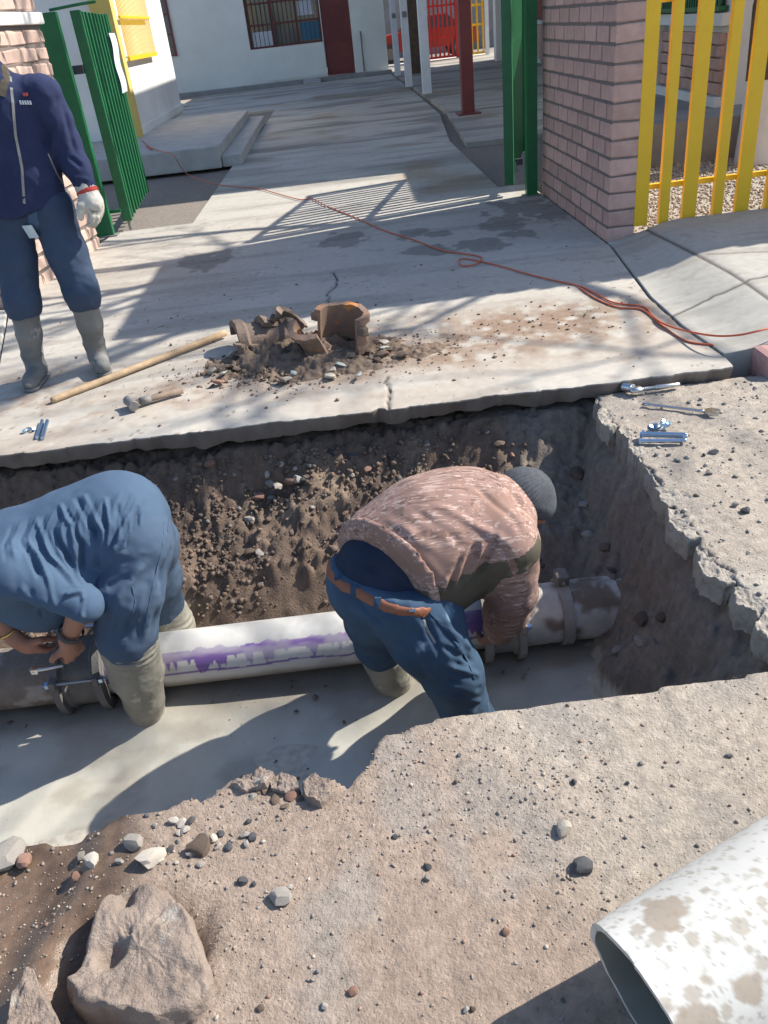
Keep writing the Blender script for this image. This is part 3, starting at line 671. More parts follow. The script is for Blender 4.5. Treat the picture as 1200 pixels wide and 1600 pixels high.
# gravel bed between fence and walk
n_ = 26000
gxs = RNG.uniform(2.1, 4.7, n_); gys = RNG.uniform(6.1, 8.55, n_)
def scatter(name, xs, ys, zs, rad, mat, seed, sub=0, flat=.7, cols=None):
    bm = bmesh.new(); bmesh.ops.create_icosphere(bm, subdivisions=1, radius=1); 
    if sub: bmesh.ops.subdivide_edges(bm, edges=bm.edges[:], cuts=1, use_grid_fill=True)
    bv = np.array([v.co[:] for v in bm.verts], np.float32); bf = np.array([[v.index for v in f.verts] for f in bm.faces], np.int64); bm.free()
    bv /= np.linalg.norm(bv, axis=1)[:, None]
    r = np.random.default_rng(seed); n = len(xs)
    s = rad[:, None]*r.uniform(.65, 1.25, (n, 3)); s[:, 2] *= flat
    j = 1+.28*r.uniform(-1, 1, (n, len(bv), 1)); v = bv[None]*j*s[:, None, :]
    a = r.uniform(0, 6.28, n); tl = r.uniform(-.5, .5, n)
    ca, sa = np.cos(a)[:, None], np.sin(a)[:, None]; ct, st = np.cos(tl)[:, None], np.sin(tl)[:, None]
    x, y, z = v[:, :, 0], v[:, :, 1], v[:, :, 2]; y, z = y*ct-z*st, y*st+z*ct; x, y = x*ca-y*sa, x*sa+y*ca
    v = np.stack([x+np.asarray(xs)[:, None], y+np.asarray(ys)[:, None], z+np.asarray(zs)[:, None]], 2)
    f = bf[None]+(np.arange(n)*len(bv))[:, None, None]
    me = meshof(name, v.reshape(-1, 3), f.reshape(-1, 3), mat)
    if cols is not None: setcol(me, np.repeat(cols, len(bv), 0))
    return me
TINT = np.array([(.42, .37, .31), (.30, .25, .21), (.52, .47, .40), (.16, .15, .145), (.33, .21, .16), (.26, .235, .22)], np.float32)
M['mixed'] = pmat('mixed pebbles', (.3, .3, .3), rough=.93, bump=.3, bscale=150, attr='Col', vary=.2, scale=40, dist=.003)
keep = gys > 6.07
n_ = keep.sum(); gxs = gxs[keep]; gys = gys[keep]
gcol = TINT[RNG.integers(0, 3, n_)]*RNG.uniform(.7, 1.2, (n_, 1)).astype(np.float32)
MB().bb(2.09, 4.8, 6.06, 8.56, -.08, .02).build('gravel_bed', M['gravel']); tag(bpy.data.objects['gravel_bed'], kind='structure')
# 20 faces per stone: keep this sheet modest
sel = RNG.permutation(n_)[:6500]
gv = scatter('gravel', gxs[sel], gys[sel], np.full(len(sel), .026), RNG.uniform(.006, .016, len(sel)), M['mixed'], 5, cols=gcol[sel])
tag(link('gravel', gv), 'pale loose gravel behind the yellow fence', 'gravel', kind='stuff')

# ================================================================== TREE behind the fence (bare branches shade the street)
tr = empty('bare_tree', (4.18, 8.2, 0), 'rough brown tree trunk with white painted base behind the yellow fence', 'tree')
mb = MB(); rr = random.Random(7)
pts = [Vector((4.08, 8.2, -.05)), Vector((4.06, 8.22, .35)), Vector((4.05, 8.25, .8)), Vector((4.05, 8.3, 1.3)), Vector((4.18, 8.35, 2.0)), Vector((4.5, 8.5, 3.5))]
mb.tube(pts, [.27, .22, .2, .19, .17, .14], 14)
tk = mb.build('trunk', M['bark'], tr, True)
c_ = np.zeros(len(tk.data.vertices)*3, np.float32); tk.data.vertices.foreach_get('co', c_); c_ = c_.reshape(-1, 3)
lime = MB().tube([Vector((4.08, 8.2, -.03)), Vector((4.06, 8.22, .35)), Vector((4.053, 8.24, .72))], [.279, .228, .212], 18, caps=False); lime.build('limewash', M['white_paint'], tk, True)
mb = MB(); cnt = 0
def grow(q, d, L, r, lev):
    global cnt
    cnt += 1; pts = [q]; n = 5
    for i in range(n):
        d = (d+Vector((rr.uniform(-.22, .22), rr.uniform(-.22, .22), rr.uniform(-.10, .16)))).normalized(); pts.append(pts[-1]+d*L/n)
    mb.tube(pts, [r*(1-.12*i) for i in range(n+1)], 6 if lev > 1 else 8, caps=False)
    if lev < 4:
        for k in range(3 if lev < 3 else 4):
            b = pts[rr.randint(2, n)]; e = (d+Vector((rr.uniform(-.9, .9), rr.uniform(-.9, .9), rr.uniform(-.35, .5)))).normalized(); grow(b, e, L*rr.uniform(.55, .8), r*.52, lev+1)
for d0 in ((-.6, -.5, .7), (.5, -.4, .8), (-.3, .6, .8), (.1, -.9, .6), (.0, .1, 1.), (.5, -.95, .28), (.15, -.95, .45)):
    grow(Vector((4.5, 8.5, 3.45)), Vector(d0).normalized(), 2.25 if d0[2] > .5 else 3.3, .08, 0)
mb.build('crown', M['bark'], tr, True)

# ================================================================== STONES AND LOOSE SOIL
def stone_mesh(seed, sub=2, mat=None, flat=.75, rough=.22):
    bm = bmesh.new(); bmesh.ops.create_icosphere(bm, subdivisions=sub, radius=1)
    r = random.Random(seed); v = np.array([q.co[:] for q in bm.verts], np.float32)
    # chop with random planes for facets
    for k in range(9):
        n = np.array([r.gauss(0, 1) for _ in range(3)], np.float32); n /= np.linalg.norm(n); dd = r.uniform(.55, .9)
        over = np.clip(v @ n - dd, 0, None); v = v - over[:, None]*n*.92
    v *= 1+rough*fbm(v+seed*3.1, 2.2, 3, seed)[:, None]
    v[:, 2] *= flat
    for q, c in zip(bm.verts, v): q.co = c
    me = bpy.data.meshes.new('stone'); bm.to_mesh(me); bm.free(); me.materials.append(mat)
    me.polygons.foreach_set('use_smooth', np.ones(len(me.polygons), dtype=bool)); autosmooth(me, 28)
    return me
STM = {k: [stone_mesh(i*7+j*3+1, 2, M[k]) for i in range(4)] for j, k in enumerate(('stone', 'stone_pale', 'stone_dark', 'stone_red', 'soil'))}
def stone(pos, r, kind, label, group, name='stone', squash=1.0, rot=None, sink=.3):
    if group: label = {'stone': 'grey ', 'stone_pale': 'pale ', 'stone_dark': 'dark ', 'stone_red': 'reddish ', 'soil': 'brown '}[kind]+label
    o = bpy.data.objects.new(name, random.choice(STM[kind])); COL.objects.link(o)
    s = (r*random.uniform(.85, 1.2), r*random.uniform(.7, 1.0), r*random.uniform(.75, 1.0)*squash)
    o.location = (pos[0], pos[1], pos[2]+s[2]*(.75-sink)); o.scale = s; o.rotation_euler = (random.uniform(-.3, .3), random.uniform(-.3, .3), random.uniform(0, 6.28) if rot is None else rot)
    return tag(o, label, 'stone', group)
def on_ground(px, py, it=6):
    z = -.06
    for _ in range(it):
        q = G(px, py, z); z = gz(q.x, q.y)
    return Vector((q.x, q.y, z))
# -- stones lying on the street side, one by one
for (px, py, r, kd, lb, gp) in [
    (880, 1300, .026, 'stone_pale', 'pale angular stone lying alone on the dirt beside a dark stone', None),
    (912, 1358, .024, 'stone_dark', 'dark rough stone lying alone on the dirt by the white pipe', None),
    (236, 1345, .036, 'stone_pale', 'upright pale stone standing on the dirt above the concrete lump', None),
    (210, 1322, .030, 'stone', 'grey stone against the upright pale stone', None),
    (312, 1328, .032, 'soil', 'brown clod among the pebbles near the trench edge', None),
    (145, 1348, .020, 'stone_pale', 'flat pale stone on the brown dirt above the rut', None),
    (128, 1340, .014, 'stone', 'small grey stone beside the flat pale stone', None),
    (120, 1372, .016, 'stone_red', 'reddish stone above the muddy rut', None),
    (12, 1342, .045, 'stone', 'big pale grey stone at the edge of the muddy rut', None),
    (40, 1350, .024, 'stone_red', 'pinkish stone at the edge of the muddy rut', None),
    (440, 1405, .026, 'stone', 'grey half buried stone beside the concrete lump', None)]:
    stone(on_ground(px, py), r, kd, lb, gp)
for i in range(34):
    px, py = [(265, 1300), (330, 1300), (300, 1330), (255, 1310), (345, 1320), (290, 1290), (280, 1350), (320, 1310), (225, 1330), (350, 1345)][i % 10]
    stone(on_ground(px+random.uniform(-50, 60), py+random.uniform(-25, 35)), random.uniform(.006, .015), random.choice(('stone', 'stone_dark', 'stone', 'stone_pale')), 'small stone in the loose patch between trench edge and concrete lump', 'stones in the loose patch by the trench edge')
for i in range(26):
    px, py = random.uniform(380, 1150), random.uniform(1180, 1580)
    if px > 880 and py > 1380: continue
    stone(on_ground(px, py), random.uniform(.005, .011), random.choice(('stone', 'stone_dark', 'soil', 'stone_red')), 'small stone scattered on the open dirt in front of the trench', 'small stones scattered on the open dirt')
for i, (px, py) in enumerate([(415, 1236), (440, 1232), (405, 1238), (455, 1245), (470, 1250), (430, 1250), (395, 1245), (445, 1260)]):
    stone(on_ground(px, py), random.uniform(.008, .018), ('soil', 'stone', 'soil', 'stone_red', 'soil')[i % 5], 'broken lump on the crumbling tip of the trench edge', 'lumps on the crumbling trench edge', sink=.5, squash=.6)
for (px, py, r) in [(1115, 708, .02), (1100, 712, .01), (1025, 712, .012), (1060, 722, .01), (1045, 712, .011), (1108, 740, .013), (1150, 745, .012), (1085, 700, .009), (1165, 800, .022), (1150, 790, .016)]:
    stone(on_ground(px, py), r, random.choice(('stone', 'stone_dark')), 'small crumb of asphalt on the street beside the long bolts', 'asphalt crumbs beside the bolts')

# -- the big broken concrete lump in the foreground
def lump(name, outline, z0, z1, mat, label, cat, seed, cols):
    """irregular slab from an outline (x, y); rough, chipped"""
    pts = [Vector((a, b, 0)) for a, b in outline]; cen = sum(pts, Vector())/len(pts); n = 72; rr_ = random.Random(seed)
    per = []
    m_ = len(pts)
    for i in range(n):
        t = i/n*m_; k = int(t); per.append(pts[k].lerp(pts[(k+1) % m_], t-k))
    rings = [(1.0, 0.0), (1.03, .25), (1.02, .5), (1.0, .75), (.975, .92), (.94, 1.0)] + [(s, 1.0) for s in (.88, .8, .71, .62, .52, .42, .31, .2, .1, .03)]
    v = []
    for (s, h) in rings:
        for q in per: v.append(((cen.x+(q.x-cen.x)*s), cen.y+(q.y-cen.y)*s, z0+(z1-z0)*h))
    v = np.array(v, np.float32); f = []
    for i in range(len(rings)-1):
        for j in range(n): f.append((i*n+j, i*n+(j+1) % n, (i+1)*n+(j+1) % n, (i+1)*n+j))
    f.append(tuple((len(rings)-1)*n+j for j in range(n)))
    nz = fbm(v+seed, 9, 5, seed, .6); nz2 = fbm(v+seed, 35, 3, seed+4)
    d = v-np.array([cen.x, cen.y, (z0+z1)/2]); d /= np.linalg.norm(d, axis=1)[:, None]+1e-6
    k = ss(z0+.3*(z1-z0), z1, v[:, 2])
    v[:, :2] += d[:, :2]*(nz*.024+nz2*.010)[:, None]
    v[:, 2] += k*((.026*nz+.010*nz2))
    # two chipped hollows
    for (hx, hy, hr, hd) in cols: v[:, 2] -= k*hd*np.exp(-(((v[:, 0]-hx)**2+(v[:, 1]-hy)**2)/hr**2)**1.5)
    me = meshof(name, v, f, mat, True)
    bm = bmesh.new(); bm.from_mesh(me); bmesh.ops.subdivide_edges(bm, edges=bm.edges[:], cuts=1, use_grid_fill=True); bm.to_mesh(me); bm.free()
    vv = np.zeros(len(me.vertices)*3, np.float32); me.vertices.foreach_get('co', vv); vv = vv.reshape(-1, 3); vv += (.012*fbm(vv, 42, 5, seed+9, .65))[:, None]*np.array([.4, .4, 1]); me.vertices.foreach_set('co', vv.ravel())
    me.polygons.foreach_set('use_smooth', np.ones(len(me.polygons), dtype=bool)); me.update()
    return tag(link(name, me), label, cat)
M['lump'] = pmat('broken concrete', (.33, .265, .22), (.25, .195, .16), 7, .95, .9, 90, spots=((.40, .36, .31), 8, .36), vary=.2, dist=.012)
LT = -.012
def O(px, py, z=LT): q = G(px, py, z); return (q.x, q.y)
ol = [O(95, 1530), O(118, 1490), O(145, 1430), O(162, 1392), O(205, 1374), O(255, 1380), O(282, 1405), O(300, 1450), O(325, 1510), O(330, 1550), O(300, 1572), O(245, 1592), O(170, 1570), O(120, 1560)]
h1, h2 = O(170, 1485), O(195, 1400)
lump('concrete_lump', ol[::-1], -.15, LT, M['lump'], 'big broken lump of concrete lying in the dirt in front', 'rubble', 3, [(h1[0], h1[1], .028, .03), (h2[0], h2[1], .022, .025)])
ol = [O(12, 1600), O(18, 1560), O(40, 1512), O(52, 1515), O(68, 1565), O(90, 1600), O(90, 1680), O(12, 1680)]
lump('concrete_lump', ol[::-1], -.15, LT, M['lump'], 'small pointed lump of concrete lying beside the muddy rut', 'rubble', 8, [])

for i, pl_ in enumerate(([(352, 1222), (375, 1203), (408, 1199), (428, 1208), (415, 1226), (380, 1236)], [(418, 1212), (438, 1202), (462, 1210), (470, 1226), (445, 1236), (422, 1230)], [(472, 1216), (488, 1206), (512, 1218), (524, 1232), (500, 1250), (478, 1240)])):
    tag(lump('soil_crust', [O(a_, b_, -.04) for a_, b_ in pl_][::-1], -.14, -.035-.006*i, M['lump'], ('crumbling crust piece at the trench edge beside loose stones', 'middle crumbling crust piece between two others at the trench edge', 'crumbling crust piece at the notch of the trench edge')[i], 'rubble', 90+i, []))
# -- pebbles and grit (uncountable) on the street
n_ = 13000
px_ = RNG.uniform(-1.25, 1.6, n_); py_ = .55+1.1*RNG.uniform(0, 1, n_)**.8
pz_ = ground_z(px_[None], py_[None])[0]
dens = fbm(xyz(px_, py_), 3.0, 3, 401)*.5+.5
cl = np.exp(-(((px_-.24)/.16)**2+((py_-1.36)/.13)**2)); cl2 = np.exp(-(((px_+.5)/.25)**2+((py_-1.27)/.12)**2))
ok = (pz_ > -.13) & (RNG.uniform(0, 1, n_) < .25+.9*ss(.35, .7, dens)*(px_ < .5) + cl + cl2 )
px_, py_, pz_ = px_[ok], py_[ok], pz_[ok]; n_ = len(px_)
rad = .0009+.0042*RNG.uniform(0, 1, n_)**6 + .0011*RNG.uniform(0, 1, n_)
pc = TINT[RNG.choice(6, n_, p=[.22, .55, .01, .03, .09, .10])]*RNG.uniform(.7, 1.1, (n_, 1)).astype(np.float32)
tag(link('pebbles', scatter('pebbles', px_, py_, pz_+rad*.3, rad, M['mixed'], 11, cols=pc)), 'fine pebbles and grit over the dirt street', 'pebbles', kind='stuff')
# right of the trench and on the apron: crumbs
n_ = 200; px_ = RNG.uniform(-1.7, .6, n_); py_ = 2.05+.5*RNG.uniform(0, 1, n_)**.6; pz_ = FLOOR+.07*ss(2.22, 2.46, py_)+.004; rad = .002+.012*RNG.uniform(0, 1, n_)**4
tag(link('mud_flecks', scatter('mud_flecks', px_, py_, pz_, rad, M['mixed'], 19, flat=.35, cols=np.array([[.17, .14, .11]])*RNG.uniform(.6, 1.6, (n_, 1)))), 'dark mud flecks on the wet silt of the trench floor', 'mud', kind='stuff')
n_ = 2600; px_ = np.concatenate([RNG.uniform(1.08, 2.2, 1100), RNG.normal(-.2, .42, 900), RNG.normal(1.0, .35, 350), RNG.uniform(-2, 1.6, 250)]); py_ = np.concatenate([RNG.uniform(1.6, 3.45, 1100), RNG.normal(4.2, .2, 900), RNG.normal(4.4, .2, 350), RNG.uniform(3.6, 6, 250)])
ok = (py_ < 3.46) | ((py_ > 3.55) & (px_ < 1.66)); px_, py_ = px_[ok], py_[ok]; n_ = len(px_)
pz_ = np.where(py_ > 3.5, .0, ground_z(px_[None], py_[None])[0])
ok = pz_ > -.12; px_, py_, pz_ = px_[ok], py_[ok], pz_[ok]; n_ = len(px_)
rad = .002+.009*RNG.uniform(0, 1, n_)**4
pc = np.where((py_ > 3.5)[:, None], np.array([[.19, .13, .095]]), np.array([[.28, .26, .235]]))*RNG.uniform(.55, 1.4, (n_, 1))
tag(link('crumbs', scatter('crumbs', px_, py_, pz_+rad*.3, rad, M['mixed'], 12, cols=pc)), 'crumbs of soil strewn over the concrete and the asphalt', 'crumbs', kind='stuff')
# -- clods on the crumbly bank of the trench
n_ = 10000
px_ = RNG.uniform(-1.9, .75, n_); py_ = RNG.uniform(2.92, 3.50, n_)
dens = fbm(xyz(px_, py_), 5.0, 3, 411)*.5+.5
ok = RNG.uniform(0, 1, n_) < (.12+1.2*ss(.42, .62, dens))*np.where(py_ < 3.04, .35, 1); px_, py_ = px_[ok], py_[ok]
pz_ = ground_z(px_[None], py_[None])[0]; n_ = len(px_)
rad = .0025+.013*RNG.uniform(0, 1, n_)**3.2; big_ = RNG.uniform(0, 1, n_) < .03; rad = np.where(big_, RNG.uniform(.010, .017, n_), rad)
pc = np.array([[.165, .12, .09]])*RNG.uniform(.75, 1.25, (n_, 1)); gyk = RNG.uniform(0, 1, n_) < .05; pc[gyk] = np.array([.19, .165, .145])*RNG.uniform(.8, 1.3, (gyk.sum(), 1))
tag(link('soil_clods', scatter('soil_clods', px_, py_, pz_+rad*.35, rad, M['mixed'], 13, sub=0, flat=.9, cols=pc)), 'crumbly brown soil clods on the far bank of the trench', 'soil', kind='stuff')
for i in range(46):
    x = random.uniform(-1.75, .78); y = random.choice((random.uniform(3.12, 3.34), random.uniform(3.36, 3.5)))
    stone((x, y, gz(x, y)), random.uniform(.015, .036), random.choice(('stone', 'stone_red', 'soil', 'soil', 'soil', 'stone_dark')), 'rough stone stuck in the far bank below the concrete apron', 'stones stuck in the far trench bank', sink=.5)
for (px, py, r, kd) in [(432, 745, .03, 'stone_pale'), (455, 752, .035, 'stone_red'), (440, 728, .02, 'stone_pale'), (425, 762, .02, 'stone_dark'), (475, 752, .02, 'stone_dark'), (418, 742, .022, 'stone'), (462, 735, .018, 'stone'), (425, 780, .02, 'stone'), (555, 722, .03, 'stone_dark'), (575, 735, .022, 'stone_red'), (550, 745, .016, 'stone')]:
    z = -.36
    for _ in range(8): q = G(px, py, z); z = .5*z+.5*gz(q.x, q.y)
    stone((q.x, q.y, z), r, kd, 'loose stone in the small heap on the far trench bank', 'stones heaped on the far trench bank', sink=.2)

# -- broken asphalt crust along the right end of the trench
M['crust'] = pmat('asphalt crust', (.17, .155, .14), (.24, .225, .205), 14, .95, .6, 80, vary=.15, dist=.006)
M['crust'] = pmat('asphalt crust', (.37, .335, .29), (.30, .27, .235), 14, .95, .7, 90, vary=.2, dist=.008)
yy = 1.66; i = 0
while yy < 3.36:
    l_ = random.uniform(.12, .30); w_ = random.uniform(.05, .13); x0 = 1.055+random.uniform(-.03, .02)
    ol = [(x0+random.uniform(-.02, .02), yy+.006), (x0-random.uniform(.0, .03), yy+l_*.3), (x0-random.uniform(-.02, .03), yy+l_*.65), (x0+random.uniform(-.01, .03), yy+l_-.006), (x0+w_*.7, yy+l_-.01+random.uniform(-.02, .02)), (x0+w_*1.1, yy+l_*.6), (x0+w_, yy+l_*.25), (x0+w_*.6, yy+.01)]
    dz = random.uniform(-.018, .004)
    o = lump('asphalt_chunk', ol[::-1], -.135+dz, -.052+dz, M['crust'], 'cracked slab of asphalt crust overhanging the right end of the trench', 'rubble', 60+i, []); o['label'] = ('long ' if l_ > .2 else 'short ')+('cracked asphalt slab overhanging the trench end near the long bolts' if yy > 2.6 else 'cracked asphalt slab overhanging the trench end away from the tools'); tag(o, group='cracked asphalt along the trench end')
    yy += l_; i += 1
for i in range(12):
    y = random.uniform(1.9, 3.3); x = 1.0-random.uniform(.03, .2)
    stone((x, y, gz(x, y)), random.uniform(.02, .05), random.choice(('stone', 'soil', 'stone')), 'rough lump stuck in the shaded end wall of the trench', 'lumps in the trench end wall', sink=.55)

# ================================================================== PIPES
PY, PZ, PR = 2.615, -.60, .112
def pipe_grid(x0, x1, R, nx, na, cfun, name, mat, parent, ys=PY, zs=PZ):
    X, A = np.meshgrid(np.linspace(x0, x1, nx), np.linspace(0, 2*math.pi, na+1))
    v = np.stack([X.ravel(), ys-R*np.cos(A).ravel(), zs+R*np.sin(A).ravel()], 1)   # A=0 faces the street, pi/2 up
    idx = np.arange((na+1)*nx).reshape(na+1, nx)
    f = np.stack([idx[:-1, :-1].ravel(), idx[:-1, 1:].ravel(), idx[1:, 1:].ravel(), idx[1:, :-1].ravel()], 1)
    me = meshof(name, v, f, mat, True); setcol(me, cfun(X.ravel(), A.ravel(), v.astype(np.float32))); return link(name, me, parent)
M['pvc'] = pmat('white pvc', (.8, .8, .8), rough=.42, bump=.05, bscale=40, attr='Col', vary=.03)
M['old_pipe'] = pmat('old pipe', (.2, .2, .2), rough=.9, bump=.5, bscale=50, attr='Col', vary=.2)
def pvc_col(x, a, v):
    c = np.ones((len(x), 3), np.float32)*np.array([.64, .63, .60]); n = fbm(v, 8, 4, 501)*.5+.5
    c = c*(1-.25*ss(.4, .7, n))[:, None]; deg = np.degrees(a); deg = np.where(deg > 270, deg-360, deg)
    drip = fbm(np.stack([x*1.0, x*0, x*0], 1), 26, 2, 502); drip2 = fbm(np.stack([x, x*0, x*0], 1), 70, 2, 503)
    top = 52+8*drip+10*ss(-.3, .1, x); low = 24-20*np.clip(drip*1.6+drip2*1.2, -.5, 1.1)-2
    band = ((deg < top) & (deg > low)).astype(np.float32); k = (.45+.5*ss(.35, .65, fbm(v*np.array([1, 3, 3], np.float32), 9, 3, 504)*.5+.5))
    pur = np.array([.20, .10, .36], np.float32)
    c = c*(1-(band*k)[:, None])+pur*(band*k)[:, None]
    l2 = (np.abs(deg-(4+5*fbm(np.stack([x, x*0, x*0], 1), 9, 2, 505))) < 2.6+1.5*drip).astype(np.float32)*.85*(x > -.93)
    c = c*(1-l2[:, None])+np.array([.16, .07, .30])*l2[:, None]
    # mud low down
    md = ss(-8, -35, deg+12*fbm(v, 12, 3, 506)); c = c*(1-md[:, None]*.75)+np.array([.30, .27, .22])*md[:, None]*.75
    # marker scrawl near the coupling
    for (x0, d0, x1, d1) in [(-1.10, 0, -1.07, 38), (-1.06, -2, -1.03, 30), (-1.03, -2, -.97, 2), (-1.035, 24, -.96, 26), (-1.035, -2, -1.035, 24)]:
        ab = np.array([(x1-x0), (d1-d0)*.002]); q = np.stack([x-x0, (deg-d0)*.002], 1); t = np.clip(q@ab/(ab@ab), 0, 1); dd = np.linalg.norm(q-t[:, None]*ab, axis=1); kk = np.exp(-(dd/.003)**2); c = c*(1-kk[:, None])+pur*kk[:, None]
    return c
wp = empty('water_pipe', (-.35, PY, PZ-PR), 'new white pipe with purple primer streaks lying in the trench', 'pipe')
pipe_grid(-1.20, .52, PR, 500, 150, pvc_col, 'pipe_body', M['pvc'], wp)
def old_col(x, a, v):
    n = fbm(v, 7, 4, 511)*.5+.5; c = np.array([.15, .125, .105])*(1-n[:, None])+np.array([.24, .205, .175])*n[:, None]
    k = ss(.62, .72, fbm(v, 12, 3, 512)*.5+.5)*.6; return c*(1-k[:, None])+np.array([.40, .38, .35])*k[:, None]
op = empty('old_pipe', (-2.2, PY, PZ-.12), 'old dark brown pipe entering the coupling in the trench', 'pipe')
pipe_grid(-3.2, -1.27, .124, 260, 64, old_col, 'pipe_body', M['old_pipe'], op)
def stub_col(x, a, v):
    n = fbm(v, 14, 4, 513)*.5+.5; c = np.ones((len(x), 3))*np.array([.50, .48, .455]); k = ss(.46, .66, n); return c*(1-k[:, None])+np.array([.20, .16, .125])*k[:, None]
st = empty('old_pipe', (.75, PY, PZ-.12), 'old pale pipe stub coming out of the trench end wall', 'pipe')
pipe_grid(.50, 1.3, .124, 120, 64, stub_col, 'pipe_body', M['old_pipe'], st)
M['iron'] = pmat('dusty cast iron', (.115, .115, .115), (.17, .16, .15), 16, .75, .4, 60, spots=((.28, .26, .23), 10, .36))
def coupling(name, xc, label, w=.20, band=False, mat='iron'):
    t = empty(name, (xc, PY, PZ-.15), label, 'coupling')
    me = MB().lathe([(-w/2, .126), (-w/2, .146), (-w*.28, .150), (-w*.22, .138), (w*.22, .138), (w*.28, .150), (w/2, .146), (w/2, .126)], (xc, PY, PZ), (1, 0, 0), 40).mesh('sleeve', M[mat], True); autosmooth(me, 30); link('sleeve', me, t)
    for s in (-1, 1):
        me = MB().lathe([(-.014, .128), (-.014, .172), (.014, .172), (.014, .128)], (xc+s*w*.42, PY, PZ), (1, 0, 0), 40).mesh('flange', M[mat], True); autosmooth(me, 30); link('flange', me, t)
    for k in range(4):
        a = math.radians(25+k*90); y = PY-.178*math.cos(a); z = PZ+.178*math.sin(a)
        MB().tube([(xc-w*.62, y, z), (xc+w*.62, y, z)], .008, 8).build('bolt', M['zinc'], t)
        for s in (-1, 1): MB().lathe([(-.008, 0), (-.008, .016), (.008, .016), (.008, 0)], (xc+s*w*.52, y, z), (1, 0, 0), 6).build('nut', M['zinc'], t)
        for s in (-1, 1): MB().rbox((xc+s*w*.42, y, z), (.026, .04, .04), .006).build('lug', M[mat], t)
    return t
coupling('pipe_coupling', -1.25, 'dark bolted coupling joining old brown pipe and white pipe', .20)
M['iron_dusty'] = pmat('pale dusty iron', (.34, .325, .30), (.25, .235, .215), 14, .9, .4, 60, spots=((.15, .14, .13), 10, .34))
coupling('pipe_coupling', .44, 'dusty bolted coupling under the hands of the man in camouflage', .16, mat='iron_dusty')
rb_ = empty('pipe_clamp', (.70, PY, PZ-.13), 'grey steel band clamp round the pale pipe stub', 'clamp')
me = MB().lathe([(-.022, .127), (-.022, .137), (.022, .137), (.022, .127)], (.70, PY, PZ), (1, 0, 0), 40).mesh('band', M['iron_dusty'], True); autosmooth(me); link('band', me, rb_)
MB().rbox((.70, PY+.02, PZ+.155), (.05, .07, .05), .008).build('lug', M['iron'], rb_)
MB().tube([(.70, PY-.03, PZ+.155), (.70, PY+.08, PZ+.155)], .007, 8).build('bolt', M['dirty_steel'], rb_)

# -- the loose length of white pipe in the foreground
NR = .138; NO = G(1000, 1568, .076); ND = (G(1200, 1436, .118)-NO).normalized()
M['pvc_splash'] = pmat('splashed pvc', (.8, .8, .8), rough=.55, bump=.08, bscale=60, attr='Col', vary=.03)
side = Vector((0, 0, 1)); side = (side-ND*side.dot(ND)).normalized(); perp = ND.cross(side)
Lx, An = np.meshgrid(np.linspace(0, 1.3, 330), np.linspace(0, 2*math.pi, 145))
def npv(R): return np.stack([NO[i]+ND[i]*Lx.ravel()+R*(np.cos(An.ravel())*side[i]+np.sin(An.ravel())*perp[i]) for i in range(3)], 1).astype(np.float32)
jit = np.where(Lx.ravel() < .002, .004*fbm(np.stack([An.ravel()*1., An.ravel()*0, An.ravel()*0], 1), 3, 3, 520), 0)
v = npv(NR)-np.array(ND)[None]*jit[:, None]
idx = np.arange(Lx.size).reshape(Lx.shape); f = np.stack([idx[:-1, :-1].ravel(), idx[1:, :-1].ravel(), idx[1:, 1:].ravel(), idx[:-1, 1:].ravel()], 1)
np_ = empty('loose_pipe', NO+ND*.8-Vector((0, 0, NR)), 'white pipe splashed with mud lying loose on the dirt in front', 'pipe')
me = meshof('pipe_wall', v, f, M['pvc_splash'], True)
c = np.ones((len(v), 3), np.float32)*np.array([.74, .725, .67]); uv = np.stack([Lx.ravel(), An.ravel()*NR, 0*Lx.ravel()], 1).astype(np.float32)
def splash(c, sc, th, colr, s, k=1.0):
    # round blots: distance to jittered cell points
    g = uv*sc; cell = np.floor(g); best = np.full(len(g), 9.0, np.float32)
    for dx in (-1, 0, 1):
        for dy in (-1, 0, 1):
            q = cell+np.array([dx, dy, 0]); ix, iy = q[:, 0].astype(np.int64), q[:, 1].astype(np.int64); z0 = ix*0
            cx = q[:, 0]+.5+.5*_hash(ix, iy, z0, s); cy = q[:, 1]+.5+.5*_hash(ix, iy, z0, s+1); rr_ = .5+.5*_hash(ix, iy, z0, s+2); pr = _hash(ix, iy, z0, s+3)
            dd = np.hypot(g[:, 0]-cx, g[:, 1]-cy) - (pr > th)*(.12+.30*rr_**2) + (pr <= th)*9
            best = np.minimum(best, dd)
    ang = fbm(uv, sc*3.2, 3, s+9)*.34
    m_ = ss(.03, -.03, best+ang*.55)*k; return c*(1-m_[:, None])+np.array(colr)[None]*m_[:, None]
n = fbm(uv, 7, 4, 530)*.5+.5; c = c*(1-.10*ss(.45, .75, n))[:, None]
c = splash(c, 60, .25, (.50, .47, .40), 541, .7); c = splash(c, 26, -.1, (.44, .385, .31), 551, .8); c = splash(c, 11, .25, (.40, .32, .24), 561, .85); c = splash(c, 120, .5, (.36, .33, .29), 571, .7)
setcol(me, c*.9); link('pipe_wall', me, np_)
v2 = npv(NR-.014)-np.array(ND)[None]*jit[:, None]; me = None
cs_ = np.concatenate([np.arange(0, 330, 6), [329]]); v3 = v2.reshape(145, 330, 3)[:, cs_].reshape(-1, 3); ix_ = np.arange(145*len(cs_)).reshape(145, len(cs_))
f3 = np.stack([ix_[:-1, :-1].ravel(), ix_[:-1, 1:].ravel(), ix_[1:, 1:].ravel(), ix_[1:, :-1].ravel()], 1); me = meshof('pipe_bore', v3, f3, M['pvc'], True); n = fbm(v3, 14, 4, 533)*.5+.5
setcol(me, np.array([[.34, .33, .28]])*(1-n[:, None]*.5)); link('pipe_bore', me, np_)
